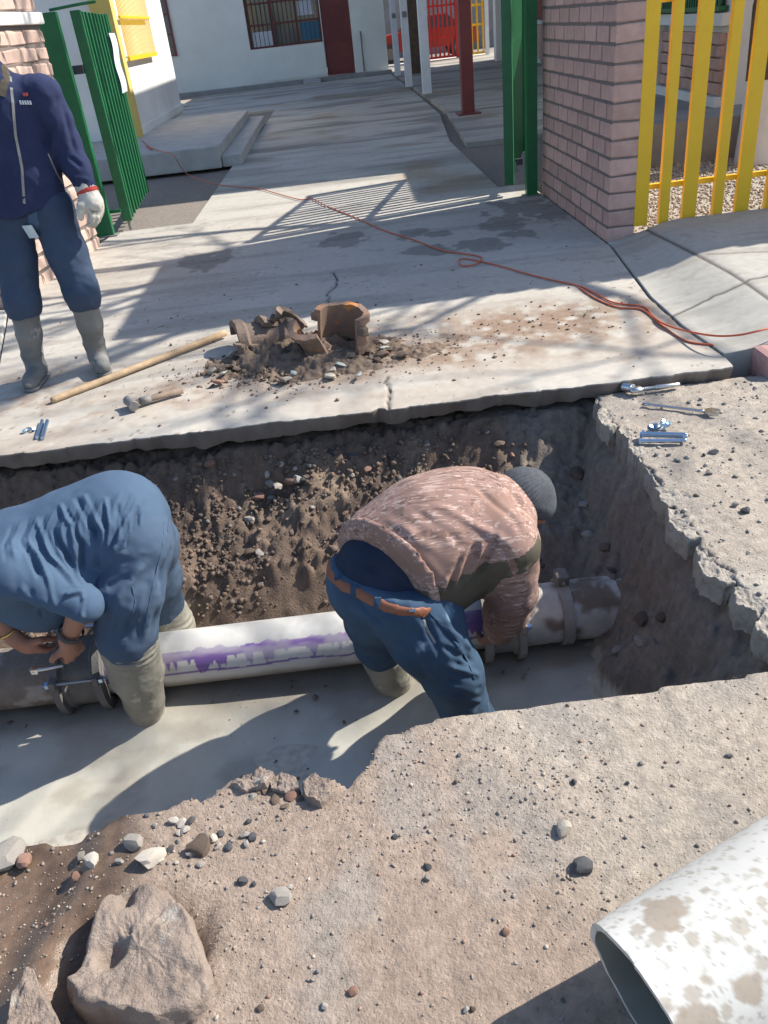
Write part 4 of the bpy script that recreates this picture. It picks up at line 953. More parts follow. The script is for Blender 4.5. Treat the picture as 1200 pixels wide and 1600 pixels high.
na = 145; e1 = idx[:, 0]; vr = np.concatenate([v[e1], v2[e1]]); fr = np.array([(i, i+1, na+i+1, na+i) for i in range(na-1)])
M['cut'] = pmat('cut plastic edge', (.45, .43, .40), (.62, .6, .57), 40, .7, .3, 80); link('cut_edge', meshof('cut_edge', vr, fr, M['cut'], True), np_)

# ================================================================== RUBBLE AND TOOLS on the apron
# soil heap
hx, hy = np.meshgrid(np.linspace(-.85, .55, 190), np.linspace(3.85, 4.75, 130)); q = xyz(hx, hy)
hz = (.085*dirt_blob(q, -.32, 4.36, .52, .22, .12, 61, .45) + .045*dirt_blob(q, -.18, 4.08, .34, .12, .05, 62, .4) + .03*dirt_blob(q, .3, 4.2, .22, .1, 0, 63, .5))
hz = hz*(1+.9*fbm(q, 18, 4, 64, .6)) + .022*fbm(q, 34, 4, 65, .6)*(hz > .006) - .010
M['heap'] = pmat('loose soil', (.20, .145, .105), (.14, .10, .075), 25, .97, .7, 130, dist=.006)
tag(link('soil_heap', gridmesh('soil_heap', hx, hy, hz.reshape(hx.shape), M['heap'])), 'loose brown soil heaped under the broken couplings on the concrete', 'soil', kind='stuff')
for i in range(62):
    x = random.gauss(-.38, .27); y = random.gauss(4.24, .14)
    if abs(x+.35) > .62 or abs(y-4.2) > .28: continue
    stone((x, y, .012+.035*math.exp(-((x+.3)/.35)**2-((y-4.33)/.16)**2)), random.uniform(.012, .042), random.choice(('stone', 'soil', 'stone_red', 'soil', 'stone_pale', 'soil', 'stone')), 'fragment in the rubble around the broken rusty couplings', 'rubble fragments on the concrete apron', name='rubble_fragment', squash=.6)
M['shard'] = pmat('pale green shard', (.42, .46, .42), (.34, .37, .33), 14, .7, .3, 60)
for i, (px, py) in enumerate([(360, 575), (420, 565), (460, 585), (485, 552), (535, 572), (560, 588), (405, 580), (350, 585), (600, 545), (440, 595)]):
    g0 = G(px, py, .02); me = stone_mesh(400+i, 1, M['shard'] if i % 3 else M['rust'], .35, .3); o = bpy.data.objects.new('pipe_shard', me); COL.objects.link(o)
    o.location = (g0.x, g0.y, .028); o.scale = (random.uniform(.03, .055), random.uniform(.015, .03), .03); o.rotation_euler = (random.uniform(-.5, .5), random.uniform(-.5, .5), random.uniform(0, 3.1))
    tag(o, 'flat broken pipe shard lying in the soil around the rusty couplings', 'shard', 'pipe shards in the rubble')
n_ = 1500; px_ = RNG.normal(-.30, .28, n_); py_ = RNG.normal(4.22, .13, n_); ok = (py_ > 3.6); px_, py_ = px_[ok], py_[ok]; n_ = len(px_); rad = .003+.014*RNG.uniform(0, 1, n_)**3
pz_ = .055*np.exp(-((px_+.3)/.36)**2-((py_-4.32)/.16)**2)
tag(link('soil_clods', scatter('soil_clods', px_, py_, pz_, rad, M['mixed'], 17, flat=.8, cols=np.array([[.19, .135, .10]])*RNG.uniform(.6, 1.5, (n_, 1)))), 'soil crumbs and clods around the broken couplings', 'soil', kind='stuff')
M['rust_bright'] = pmat('orange rust', (.27, .17, .115), (.19, .13, .10), 12, .95, .6, 70, spots=((.48, .20, .06), 10, .42), dist=.006)
def broken_ring(name, loc, R, h, a0, a1, rot, label, seed, lugs, base_z=.0):
    t = empty(name, loc, label, 'coupling'); Rm = Euler(rot).to_matrix(); loc = Vector(loc)
    prof = [(-h/2, R-.022), (-h/2, R+.018), (-h*.36, R+.020), (-h*.30, R), (h*.28, R), (h*.34, R+.022), (h/2, R+.02), (h/2, R-.018), (h*.2, R-.014), (-h*.2, R-.014), (-h/2, R-.022)]
    mb = MB().lathe(prof, (0, 0, 0), (0, 0, 1), 30, a0, a1, ref=(1, 0, 0)); m2 = 31; k = len(prof)-1
    mb.f += [tuple(i*m2 for i in range(k))[::-1], tuple(i*m2+30 for i in range(k))]
    v = np.array(mb.v, np.float32); v *= 1+.10*fbm(v+seed, 12, 4, seed, .6)[:, None]; v += .006*fbm(v, 50, 3, seed+1)[:, None]
    v = np.array([tuple(loc+Rm @ Vector(map(float, q))) for q in v]); dz_ = base_z-v[:, 2].min(); v[:, 2] += dz_; loc = loc+Vector((0, 0, float(dz_))); me = meshof('ring', v, mb.f, M['rust_bright'] if 'rusty' in label else M['rust'], True); autosmooth(me, 40); link('ring', me, t)
    for (a, hh) in lugs:
        c = loc+Rm @ Vector((math.cos(a)*(R+.03), math.sin(a)*(R+.03), hh)); MB().rbox(c, (.05, .042, .05), .012, Rm @ Matrix.Rotation(a, 3, 'Z')).build('lug', M['rust'], t)
    return t
g1 = G(525, 560); g2 = G(415, 545)
BR = [((g1.x+.05, g1.y+.06, .085), .135, .19, -1.2, 2.6, (.10, .10, .25), 'rusty broken coupling half standing on edge in the rubble', [(-1.1, .04), (2.3, .04)]),
      ((g1.x-.07, g1.y+.05, .06), .135, .14, 2.4, 4.6, (.30, -.35, .1), 'curved rusty coupling piece leaning on the standing half', [(2.5, .02)]),
      ((g2.x-.02, g2.y+.06, .075), .135, .30, .3, 3.0, (1.5, .25, -1.3), 'long grey coupling half lying on its side in the rubble', [(.5, .08), (2.9, -.07)]),
      ((g2.x+.05, g2.y+.05, .11), .10, .20, .8, 2.3, (1.25, -.2, -1.0), 'grey coupling piece lying across the long half', [(.8, -.05)]),
      ((g2.x+.16, g2.y+.02, .06), .105, .07, .0, 2.6, (.7, .5, .9), 'narrow coupling ring piece between the two broken halves', []),
      ((g2.x-.03, g2.y-.12, .02), .11, .06, .3, 1.9, (.2, .1, 2.2), 'small curved piece lying flat in front of the coupling halves', [])]
for i, (lc, R_, h_, a0, a1, rot, lb, lg_) in enumerate(BR): broken_ring('broken_coupling', lc, R_, h_, a0, a1, rot, lb, 3+i*5, lg_, (.02, .02, .0, .05, .02, .015)[i])
# wooden pole
a, b = G(80, 626, .018), G(352, 520, .03)
pole = empty('wooden_handle', a, 'long wooden tool handle lying on the concrete apron', 'tool handle')
MB().tube([a.lerp(b, t) for t in (0, .02, .1, .3, .6, .9, 1)], [.014, .018, .0185, .019, .0185, .02, .02], 14).build('handle', M['wood'], pole, True)
# hammer
M['wood_dark'] = pmat('grimy wood', (.26, .19, .14), (.18, .135, .105), 20, .8, .3, 60)
a, b = G(205, 631, .03), G(285, 610, .022); hm = empty('hammer', a, 'short club hammer with dusty head lying on the concrete', 'hammer'); d = (b-a).normalized(); pr = Vector((-d.y, d.x, 0))
MB().tube([a-d*.02, a.lerp(b, .3), b], [.015, .0145, .017], 12).build('handle', M['wood_dark'], hm, True)
MB().tube([a+d*.045, a+d*.10], [.02, .018], 12).build('collar', M['dirty_steel'], hm, True)
me = MB().lathe([(-.055, 0), (-.055, .024), (-.045, .028), (-.02, .022), (.02, .022), (.045, .028), (.055, .024), (.055, 0)], a+Vector((0, 0, .004)), pr, 16).mesh('head', M['dirty_steel'], True); autosmooth(me, 30); link('head', me, hm)
# bolts and nuts
def bolt(p0, p1, r, label, group, head=True, mat='zinc'):
    t = empty('bolt', p0, label, 'bolt', group); d = (Vector(p1)-Vector(p0)); L = d.length; d.normalize()
    me = MB().lathe([(0, 0), (0, r*.86), (.004, r)]+[(.004+(L-.008)*k/40, r*(1 if k % 2 else .93)) for k in range(1, 40)]+[(L-.004, r), (L, r*.8), (L, 0)], p0, d, 12).mesh('shank', M[mat], True); autosmooth(me, 50); link('shank', me, t)
    if head: MB().lathe([(0, 0), (0, r*1.75), (.010, r*1.75), (.010, 0)], Vector(p0)-d*.008, d, 6).build('head', M[mat], t)
    return t
def nut(p, r, label, group, tilt):
    R = Euler(tilt).to_matrix(); me = MB().lathe([(-.005, r*.5), (-.005, r), (.005, r), (.005, r*.5), (-.005, r*.5)], p, R @ Vector((0, 0, 1)), 6, ref=R @ Vector((1, 0, 0))).mesh('nut', M['zinc']); return tag(link('nut', me), label, 'nut', group)
for (p0, p1) in (((58, 684), (66, 657)), ((66, 685), (74, 657))): bolt(G(*p0, .010), G(*p1, .010), .0095, 'blue plated stud bolt lying with its twin at the apron edge', 'stud bolts at the apron edge', False)
for (px, py) in ((38, 673), (45, 670), (52, 671)): nut(G(px, py, .012), .013, 'plated nut beside the two stud bolts', 'nuts beside the stud bolts', (random.uniform(-.6, .6), random.uniform(-.6, .6), 0))
SZ0 = -.052
for i, (p0, p1, z) in enumerate([((1001, 689), (1072, 688), 0), ((1003, 680), (1074, 682), 0), ((1006, 677), (1073, 679), .018), ((1000, 683), (1068, 685), .012)][:3]):
    bolt(G(*p0, SZ0+.012+z), G(*p1, SZ0+.012+z), .0085, 'long blue plated bolt in the bundle on the asphalt', 'long bolts on the asphalt')
for i in range(11):
    g0 = G(1028+random.uniform(-18, 18), 667+random.uniform(-4, 4), SZ0+.012); nut(g0+Vector((0, 0, random.uniform(0, .012))), .0125, 'plated nut in the small pile behind the long bolts', 'nuts piled by the long bolts', (random.uniform(-1.2, 1.2), random.uniform(-1.2, 1.2), 0))
# ratchet
a, b = G(990, 609, SZ0+.022), G(1062, 600, SZ0+.014); d = (b-a).normalized(); rt_ = empty('socket_ratchet', a, 'chrome ratchet with a large socket lying by the apron edge', 'ratchet')
MB().tube([a, a.lerp(b, .25), a.lerp(b, .45), a.lerp(b, .5), b-d*.01, b], [.013, .009, .009, .013, .014, .010], 12, flat=.75).build('handle', M['steel'], rt_, True)
MB().tube([a-d*.02, a-d*.012, a+d*.03, a+d*.045], [.012, .024, .024, .010], 14, flat=.6).build('head', M['steel'], rt_, True)
me = MB().lathe([(0, 0), (0, .021), (.05, .021), (.05, .015), (.03, .014)], a-d*.0+Vector((-.03, .05, -.002)), Vector((.55, -.8, .1)), 16).mesh('socket', M['steel'], True); autosmooth(me, 35); link('socket', me, rt_)
# combination wrench
a, b = G(1000, 630, SZ0+.008), G(1112, 644, SZ0+.008); d = (b-a).normalized(); pr = Vector((-d.y, d.x, 0)); wr = empty('wrench', a, 'dull steel combination wrench lying behind the long bolts', 'wrench')
MB().tube([a+d*.02, a+d*.05, b-d*.05, b-d*.02], [.013, .009, .009, .014], 10, flat=.6).build('shaft', M['steel'], wr, True)
me = MB().lathe([(-.007, .013), (-.007, .024), (.007, .024), (.007, .013), (-.007, .013)], a, (0, 0, 1), 18).mesh('ring_end', M['dirty_steel'], True); autosmooth(me); link('ring_end', me, wr)
vs = []; prof = [(-.03, -.012), (-.01, -.026), (.022, -.027), (.032, -.018), (.006, -.012), (.0, 0), (.006, .012), (.032, .018), (.022, .027), (-.01, .026), (-.03, .012)]
vs = [b+d*u+pr*s+Vector((0, 0, zz)) for zz in (-.006, .008) for (u, s) in prof]; k = len(prof)
link('open_jaw', meshof('open_jaw', vs, [tuple(range(k))[::-1], tuple(range(k, 2*k))]+[(i, (i+1) % k, k+(i+1) % k, k+i) for i in range(k)], M['steel']), wr)

# ================================================================== EXTENSION CORD
def smooth_path(pts, n=6):
    out = []
    for i in range(len(pts)-1):
        p0, p1, p2, p3 = pts[max(i-1, 0)], pts[i], pts[i+1], pts[min(i+2, len(pts)-1)]
        for k in range(n):
            t = k/n; out.append(.5*((2*p1)+(p2-p0)*t+(2*p0-5*p1+4*p2-p3)*t*t+(3*p1-p0-3*p2+p3)*t**3))
    return out+[pts[-1]]
cp = [G(222, 219, .29), G(238, 234, .29), G(228, 228, .29), G(250, 236, .29), G(268, 240, .29), G(276, 250, .22), G(288, 268, .02)]
cp += [G(px, py, .008) for (px, py) in [(310, 280), (345, 289), (400, 294), (435, 303), (470, 312), (485, 309), (510, 322), (560, 342), (600, 360), (650, 376), (690, 391), (722, 396), (752, 402), (742, 413), (722, 415), (718, 405), (740, 406), (790, 418), (820, 427), (860, 437), (905, 447), (935, 461), (960, 473), (1005, 479), (1018, 492)]]
cp += [G(1032, 503, .02), G(1060, 514, .03), G(1110, 524, .07), G(1150, 524, .09), G(1185, 517, .10), G(1230, 505, .10), G(1300, 490, .11)]
pth = smooth_path([Vector(q) for q in cp], 6)
ed = empty('extension_cord', pth[0], 'thin orange extension cord running across the concrete from the platform', 'cord')
MB().tube(pth, .0052, 7).build('cable', M['cord'], ed, True)
c2 = smooth_path([Vector(G(px, py, .007)) for (px, py) in [(905, 449), (930, 466), (965, 480), (1003, 484), (1030, 505), (1070, 532), (1115, 539)]], 6)
MB().tube(c2, .005, 7).build('cable', M['cord'], ed, True)

# ================================================================== PEOPLE: smooth blended volumes turned into one skin
from mathutils.bvhtree import BVHTree
def cone(a, b, ra, rb, k=.03, fl=None):
    return (np.array(a, np.float32), np.array(b, np.float32), ra, rb, k, None if fl is None else (np.array(Vector(fl[0]).normalized(), np.float32), fl[1]))
def chain(pts, rads, k=.03, fl=None): return [cone(pts[i], pts[i+1], rads[i], rads[i+1], k, fl) for i in range(len(pts)-1)]
def field(prims, h, grow=0.0, cuts=()):
    pq = [p for p in prims if p[0] is not None]
    lo = np.min([np.minimum(p[0], p[1])-max(p[2], p[3]) for p in pq], 0)-.03-grow; hi = np.max([np.maximum(p[0], p[1])+max(p[2], p[3]) for p in pq], 0)+.03+grow
    n = np.ceil((hi-lo)/h).astype(int)+2; F = np.full(n, .25, np.float32)
    ax = [lo[i]+h*np.arange(n[i], dtype=np.float32) for i in range(3)]
    ax3 = None
    for pr_ in prims:
        if pr_[0] is None:
            X, Y, Z = np.meshgrid(*ax, indexing='ij'); q, nn = pr_[1], Vector(pr_[2]).normalized(); F = np.maximum(F, (X-q[0])*nn[0]+(Y-q[1])*nn[1]+(Z-q[2])*nn[2]); continue
        (a, b, ra, rb, k, fl) = pr_
        pad = max(ra, rb)+k*1.2+.025+grow; i0 = np.maximum(np.floor((np.minimum(a, b)-pad-lo)/h).astype(int), 0); i1 = np.minimum(np.ceil((np.maximum(a, b)+pad-lo)/h).astype(int)+1, n)
        X, Y, Z = np.meshgrid(ax[0][i0[0]:i1[0]], ax[1][i0[1]:i1[1]], ax[2][i0[2]:i1[2]], indexing='ij')
        dx, dy, dz = X-a[0], Y-a[1], Z-a[2]; ab = b-a; L2 = float(ab @ ab)+1e-9
        t = np.clip((dx*ab[0]+dy*ab[1]+dz*ab[2])/L2, 0, 1); dx -= t*ab[0]; dy -= t*ab[1]; dz -= t*ab[2]
        if fl is not None:
            nn, s = fl; q = (dx*nn[0]+dy*nn[1]+dz*nn[2])*(s-1); dx += q*nn[0]; dy += q*nn[1]; dz += q*nn[2]
        d = np.sqrt(dx*dx+dy*dy+dz*dz)-(ra+(rb-ra)*t)-grow
        S = F[i0[0]:i1[0], i0[1]:i1[1], i0[2]:i1[2]]; kk = max(k, 1e-4); m_ = np.clip(.5+.5*(S-d)/kk, 0, 1); F[i0[0]:i1[0], i0[1]:i1[1], i0[2]:i1[2]] = S+(d-S)*m_-kk*m_*(1-m_)
    if cuts:
        X, Y, Z = np.meshgrid(*ax, indexing='ij')
        for (q, nn) in cuts:
            nn = Vector(nn).normalized(); F = np.maximum(F, (X-q[0])*nn[0]+(Y-q[1])*nn[1]+(Z-q[2])*nn[2])
    return F, lo, h
def nets(F, lo, h):
    ins = F < 0; n = F.shape; c = np.zeros([i-1 for i in n], np.int8)
    offs = [(i, j, k) for i in (0, 1) for j in (0, 1) for k in (0, 1)]
    for (i, j, k) in offs: c += ins[i:n[0]-1+i, j:n[1]-1+j, k:n[2]-1+k]
    act = np.argwhere((c > 0) & (c < 8)); vid = np.full(c.shape, -1, np.int64); vid[tuple(act.T)] = np.arange(len(act))
    acc = np.zeros((len(act), 3), np.float32); cnt_ = np.zeros(len(act), np.float32)
    val = {o: F[act[:, 0]+o[0], act[:, 1]+o[1], act[:, 2]+o[2]] for o in offs}
    for o in offs:
        for a in range(3):
            if o[a]: continue
            e = list(o); e[a] = 1; e = tuple(e); v0, v1 = val[o], val[e]; mk = (v0 < 0) != (v1 < 0); t = np.where(mk, v0/np.where(mk, v0-v1, 1), 0)
            q = np.array(o, np.float32)[None]+np.zeros((len(act), 3), np.float32); q[:, a] = t; acc += q*mk[:, None]; cnt_ += mk
    v = (act+acc/np.maximum(cnt_, 1)[:, None])*h+lo
    fs = []
    for a in range(3):
        b, cc = (a+1) % 3, (a+2) % 3
        s0 = [slice(None)]*3; s1 = [slice(None)]*3; s0[a] = slice(0, n[a]-1); s1[a] = slice(1, n[a])
        e = np.argwhere(ins[tuple(s0)] != ins[tuple(s1)]); e = e[(e[:, b] > 0) & (e[:, cc] > 0) & (e[:, b] < n[b]-1) & (e[:, cc] < n[cc]-1)]
        sgn = ins[tuple(s0)][tuple(e.T)]
        def cell(db, dc): q = e.copy(); q[:, b] += db; q[:, cc] += dc; return vid[tuple(q.T)]
        f = np.stack([cell(-1, -1), cell(0, -1), cell(0, 0), cell(-1, 0)], 1); f[~sgn] = f[~sgn][:, ::-1]; fs.append(f)
    return v.astype(np.float32), np.concatenate(fs)
def vnormals(me):
    nn = np.zeros(len(me.vertices)*3, np.float32); me.vertices.foreach_get('normal', nn); return nn.reshape(-1, 3)
def vco(me):
    q = np.zeros(len(me.vertices)*3, np.float32); me.vertices.foreach_get('co', q); return q.reshape(-1, 3)
def bvh(me): return BVHTree.FromPolygons([v.co[:] for v in me.vertices], [p.vertices[:] for p in me.polygons])
def hit(tree, px, py):
    r = ray(px, py).normalized(); return tree.ray_cast(CAM, r)
def seg_d(v, a, b):
    ab = b-a; t = np.clip(((v-a) @ ab)/(ab @ ab+1e-9), 0, 1); return np.linalg.norm(v-(a+t[:, None]*ab), axis=1), t
def skin(name, prims, h, mat, parent=None, grow=0.0, cuts=(), sub=1, strokes=(), crumple=(0, 0), smooth=2, extra=None):
    F, lo, h = field(prims, h, grow, cuts); v, f = nets(F, lo, h)
    me = meshof(name, v, f, mat, True)
    bm = bmesh.new(); bm.from_mesh(me)
    for _ in range(smooth): bmesh.ops.smooth_vert(bm, verts=bm.verts, factor=.5, use_axis_x=True, use_axis_y=True, use_axis_z=True)
    if sub:
        bmesh.ops.subdivide_edges(bm, edges=bm.edges[:], cuts=1, use_grid_fill=True)
        for _ in range(2): bmesh.ops.smooth_vert(bm, verts=bm.verts, factor=.5, use_axis_x=True, use_axis_y=True, use_axis_z=True)
    bm.to_mesh(me); bm.free(); me.update()
    v = vco(me); nn = vnormals(me); disp = np.zeros(len(v), np.float32)
    if crumple[0]:
        a = fbm(v, crumple[1], 3, 7); disp += crumple[0]*(1-2*np.abs(a))*.8 + crumple[0]*.5*fbm(v, crumple[1]*2.3, 2, 9)
    if strokes:
        tree = bvh(me)
        for (pts, A, wd) in strokes:
            H = [hit(tree, *q)[0] for q in pts]; H = [np.array(q, np.float32) for q in H if q is not None]
            if len(H) < 2: continue
            best = np.full(len(v), 9.0, np.float32); fade = np.zeros(len(v), np.float32); m_ = len(H)-1
            for i in range(m_):
                d, t = seg_d(v, H[i], H[i+1]); k = d < best; best = np.where(k, d, best); fade = np.where(k, (i+t)/m_, fade)
            prof = A*np.exp(-(best/wd)**2)*(1-.9*(best/wd)**2)*np.clip(np.minimum(fade, 1-fade)*5+.25, 0, 1); disp += prof
    if extra is not None: disp += extra(v, nn)
    v = v+nn*disp[:, None]; me.vertices.foreach_set('co', v.ravel()); me.polygons.foreach_set('use_smooth', np.ones(len(me.polygons), dtype=bool)); me.update()
    return link(name, me, parent)
def head_prims(c, fwd, up, s=1.0):
    c, f, u = Vector(c), Vector(fwd).normalized(), Vector(up); u = (u-f*u.dot(f)).normalized(); r = f.cross(u)
    q = [cone(c+u*.022*s-f*.018*s, c+u*.018*s+f*.022*s, .086*s, .078*s, .02, (r, 1.14)), cone(c+u*.0*s+f*.035*s, c-u*.07*s+f*.055*s, .06*s, .038*s, .03), cone(c-u*.05*s-f*.01*s, c-u*.07*s+f*.03*s, .055*s, .04*s, .03)]
    q += [cone(c+u*.005*s+f*.096*s, c-u*.03*s+f*.117*s, .008*s, .013*s, .012)]                          # nose
    q += [cone(c+u*.022*s+f*.083*s+r*s*.02, c+u*.022*s+f*.083*s+r*s*.05, .012*s, .01*s, .012), cone(c+u*.022*s+f*.083*s-r*s*.02, c+u*.022*s+f*.083*s-r*s*.05, .012*s, .01*s, .012)]
    q += [cone(c-u*.058*s+f*.092*s-r*s*.018, c-u*.058*s+f*.092*s+r*s*.018, .008*s, .008*s, .008), cone(c-u*.071*s+f*.09*s-r*s*.014, c-u*.071*s+f*.09*s+r*s*.014, .009*s, .009*s, .008)]
    for e in (-1, 1): q += [cone(c+r*e*.078*s+u*.02*s-f*.012*s, c+r*e*.077*s-u*.025*s-f*.005*s, .022*s, .014*s, .008, (r, 2.4))]
    return q
def eyes(c, fwd, up, par):
    c, f, u = Vector(c), Vector(fwd).normalized(), Vector(up); u = (u-f*u.dot(f)).normalized(); r = f.cross(u)
    for e in (-1, 1):
        q = c+f*.080+u*.003+r*e*.032; bm = bmesh.new(); bmesh.ops.create_uvsphere(bm, u_segments=12, v_segments=8, radius=.012); me = bpy.data.meshes.new('eye'); bm.to_mesh(me); bm.free(); bmesh_off = np.array(q)
        v = vco(me)+np.array(q, np.float32); me.vertices.foreach_set('co', v.ravel()); me.materials.append(M['eye']); link('eye', me, par)
M['eye'] = pmat('eye', (.5, .48, .46), (.03, .02, .02), 60, .2)
def hand_prims(w, d, n, thumb, curl=.6, s=1.0, spread=.06, tip_curl=None):
    """w wrist, d towards the knuckles, n back of the hand, thumb: side (vector)"""
    w, d, n = Vector(w), Vector(d).normalized(), Vector(n); n = (n-d*n.dot(d)).normalized(); t = Vector(thumb); t = (t-d*t.dot(d)-n*t.dot(n)).normalized()
    q = [cone(w, w+d*.045*s, .030*s, .036*s, .02, (n, 1.35)), cone(w+d*.045*s+t*.012*s, w+d*.082*s+t*.022*s, .028*s, .02*s, .015, (n, 1.5)), cone(w+d*.045*s-t*.012*s, w+d*.076*s-t*.024*s, .026*s, .018*s, .015, (n, 1.5))]
    for i, (off, ln) in enumerate(((.030, .072), (.010, .08), (-.010, .075), (-.028, .06))):
        b = w+d*(.084-.006*abs(i-1))*s+t*off*s; dd = (d+t*spread*(1.5-i)).normalized(); L = ln*s; a = curl*(1+.08*i)
        p1 = b+(dd*math.cos(a*.55)-n*math.sin(a*.55))*L*.42; p2 = p1+(dd*math.cos(a*1.35)-n*math.sin(a*1.35))*L*.33; p3 = p2+(dd*math.cos(a*2.0)-n*math.sin(a*2.0))*L*.27
        q += chain([b-d*.012*s, p1, p2, p3], [.0098*s, .0092*s, .0085*s, .0072*s], .006)
    b = w+d*.028*s+t*.03*s; p1 = b+(d*.5+t*.75-n*.35).normalized()*.04*s; p2 = p1+(d*.85+t*.25-n*.55).normalized()*.032*s; p3 = p2+(d*.9-t*.05-n*.5).normalized()*.024*s
    q += chain([b-t*.01, p1, p2, p3], [.015*s, .012*s, .0108*s, .0085*s], .01); return q
def torso_dirs(p, c, lat):
    a = (Vector(c)-Vector(p)).normalized(); l = Vector(lat); l = (l-a*l.dot(a)).normalized(); return a, l, a.cross(l)
V = Vector
def cloth(name, c1, c2, scale=5, rough=.9, weave=420, bump=.12, **k): return pmat(name, c1, c2, scale, rough, bump, weave, spec=.25, dist=.0015, **k)
M['navy'] = cloth('navy fleece', (.022, .031, .08), (.03, .04, .096), 9)
M['slate'] = cloth('slate twill', (.04, .06, .105), (.052, .078, .13), 5, spots=((.10, .13, .175), 6, .3))
M['blue'] = cloth('blue work twill', (.072, .118, .188), (.06, .098, .16), 4, spots=((.12, .135, .15), 4.5, .3))
M['blue_dark'] = cloth('blue work trousers', (.070, .108, .168), (.058, .09, .142), 4, spots=((.15, .15, .145), 6, .36))
M['denim'] = cloth('denim', (.032, .06, .105), (.055, .10, .16), 6, spots=((.17, .26, .35), 5, .34))
M['tshirt'] = cloth('dark undershirt', (.018, .026, .05), (.028, .036, .062), 6)
M['knit'] = cloth('grey knit', (.10, .105, .12), (.065, .07, .08), 60, .95, 240, .5)
M['leather'] = pmat('brown leather', (.27, .095, .045), (.20, .07, .035), 15, .6, .15, 80)
M['glove'] = pmat('work glove', (.58, .56, .50), (.46, .44, .39), 12, .95, .4, 300, spots=((.20, .20, .19), 14, .35), dist=.002)
M['glove_cuff'] = pmat('red glove cuff', (.5, .06, .05), (.4, .05, .04), 12, .9)
M['olive'] = cloth('olive lining', (.115, .098, .072), (.085, .073, .056), 6)
M['badge'] = pmat('id badge', (.45, .58, .68), (.62, .70, .74), 20, .35)
M['logo_w'] = pmat('white thread', (.72, .74, .78), (.6, .62, .68), 60, .8)
M['logo_r'] = pmat('red thread', (.55, .08, .07), (.45, .06, .06), 60, .8)
M['zip'] = pmat('grey zip', (.30, .29, .27), (.22, .22, .21), 60, .5)
M['gold'] = pmat('gold', (.75, .5, .15), (.65, .42, .12), 30, .3, metal=1.0)
# printed branches-and-reeds camouflage
mt = pmat('camouflage', (.36, .225, .185), (.27, .168, .138), 9, .92, .1, 300, dist=.0015); M['camo'] = mt; t_ = mt.node_tree; N_ = t_.nodes; bs = N_['Principled BSDF']; base = bs.inputs['Base Color'].links[0].from_socket
tcn = N_.new('ShaderNodeTexCoord')
def wavy(sc_, rot, lo_, hi_, seed_):
    mp = N_.new('ShaderNodeMapping'); mp.inputs['Rotation'].default_value = rot; mp.inputs['Scale'].default_value = sc_; mp.inputs['Location'].default_value = (seed_, seed_*1.7, 0); t_.links.new(tcn.outputs['Object'], mp.inputs[0])
    wv = N_.new('ShaderNodeTexNoise'); wv.inputs['Scale'].default_value = 1.0; wv.inputs['Detail'].default_value = 2.5; wv.inputs['Distortion'].default_value = .6; t_.links.new(mp.outputs[0], wv.inputs[0])
    r_ = N_.new('ShaderNodeMapRange'); r_.inputs[1].default_value = lo_; r_.inputs[2].default_value = hi_; t_.links.new(wv.outputs[0], r_.inputs[0]); return r_.outputs[0]
def mixc(f_, a_, c_):
    x_ = N_.new('ShaderNodeMix'); x_.data_type = 'RGBA'; t_.links.new(f_, x_.inputs[0]); t_.links.new(a_, x_.inputs[6]); x_.inputs[7].default_value = (*c_, 1); return x_.outputs[2]
o_ = mixc(wavy((9, 40, 40), (.1, .5, .5), .54, .58, 1), base, (.20, .12, .095)); o_ = mixc(wavy((10, 90, 90), (.2, .9, -.6), .58, .61, 5), o_, (.45, .32, .275)); o_ = mixc(wavy((14, 120, 120), (.1, .3, .2), .60, .63, 9), o_, (.50, .38, .33)); o_ = mixc(wavy((40, 9, 40), (.3, .1, .5), .60, .63, 13), o_, (.29, .18, .145)); o_ = mixc(wavy((7, 11, 11), (0, 0, .6), .52, .62, 17), o_, (.27, .165, .13))
t_.links.new(o_, bs.inputs['Base Color'])

def strip(name, tree, pts, w, mat, parent, lift=.002, n=3):
    """narrow band of cloth or tape laid on a surface along pixels"""
    H = []
    pp = []
    for a_, b_ in zip(pts[:-1], pts[1:]):
        for k_ in range(n): pp.append((a_[0]+(b_[0]-a_[0])*k_/n, a_[1]+(b_[1]-a_[1])*k_/n))
    pp.append(pts[-1])
    for q in pp:
        h_ = hit(tree, *q)
        if h_[0] is not None: H.append((h_[0], h_[1]))
    if len(H) < 2: return None
    vs = []; fs = []
    for i, (q, nn) in enumerate(H):
        d = (H[min(i+1, len(H)-1)][0]-H[max(i-1, 0)][0]).normalized(); s = d.cross(nn).normalized()
        vs += [q+s*w/2-nn*.003, q+s*w/2+nn*lift, q-s*w/2+nn*lift, q-s*w/2-nn*.003]
    for i in range(len(H)-1):
        for j in range(3): fs.append((i*4+j, i*4+j+1, (i+1)*4+j+1, (i+1)*4+j))
    fs += [(0, 1, 2, 3), tuple((len(H)-1)*4+j for j in (3, 2, 1, 0))]
    return link(name, meshof(name, vs, fs, mat), parent)
def plate(name, tree, px, py, w, h, mat, parent, lift=.004, thick=.004, drop=None):
    q, nn = hit(tree, px, py)[:2]; u = Vector((0, 0, 1)); u = (u-nn*u.dot(nn)).normalized(); r = u.cross(nn)
    R = Matrix((r, u, nn)).transposed(); return MB().rbox(q+nn*lift, (w, h, thick), .0012, R).build(name, mat, parent)

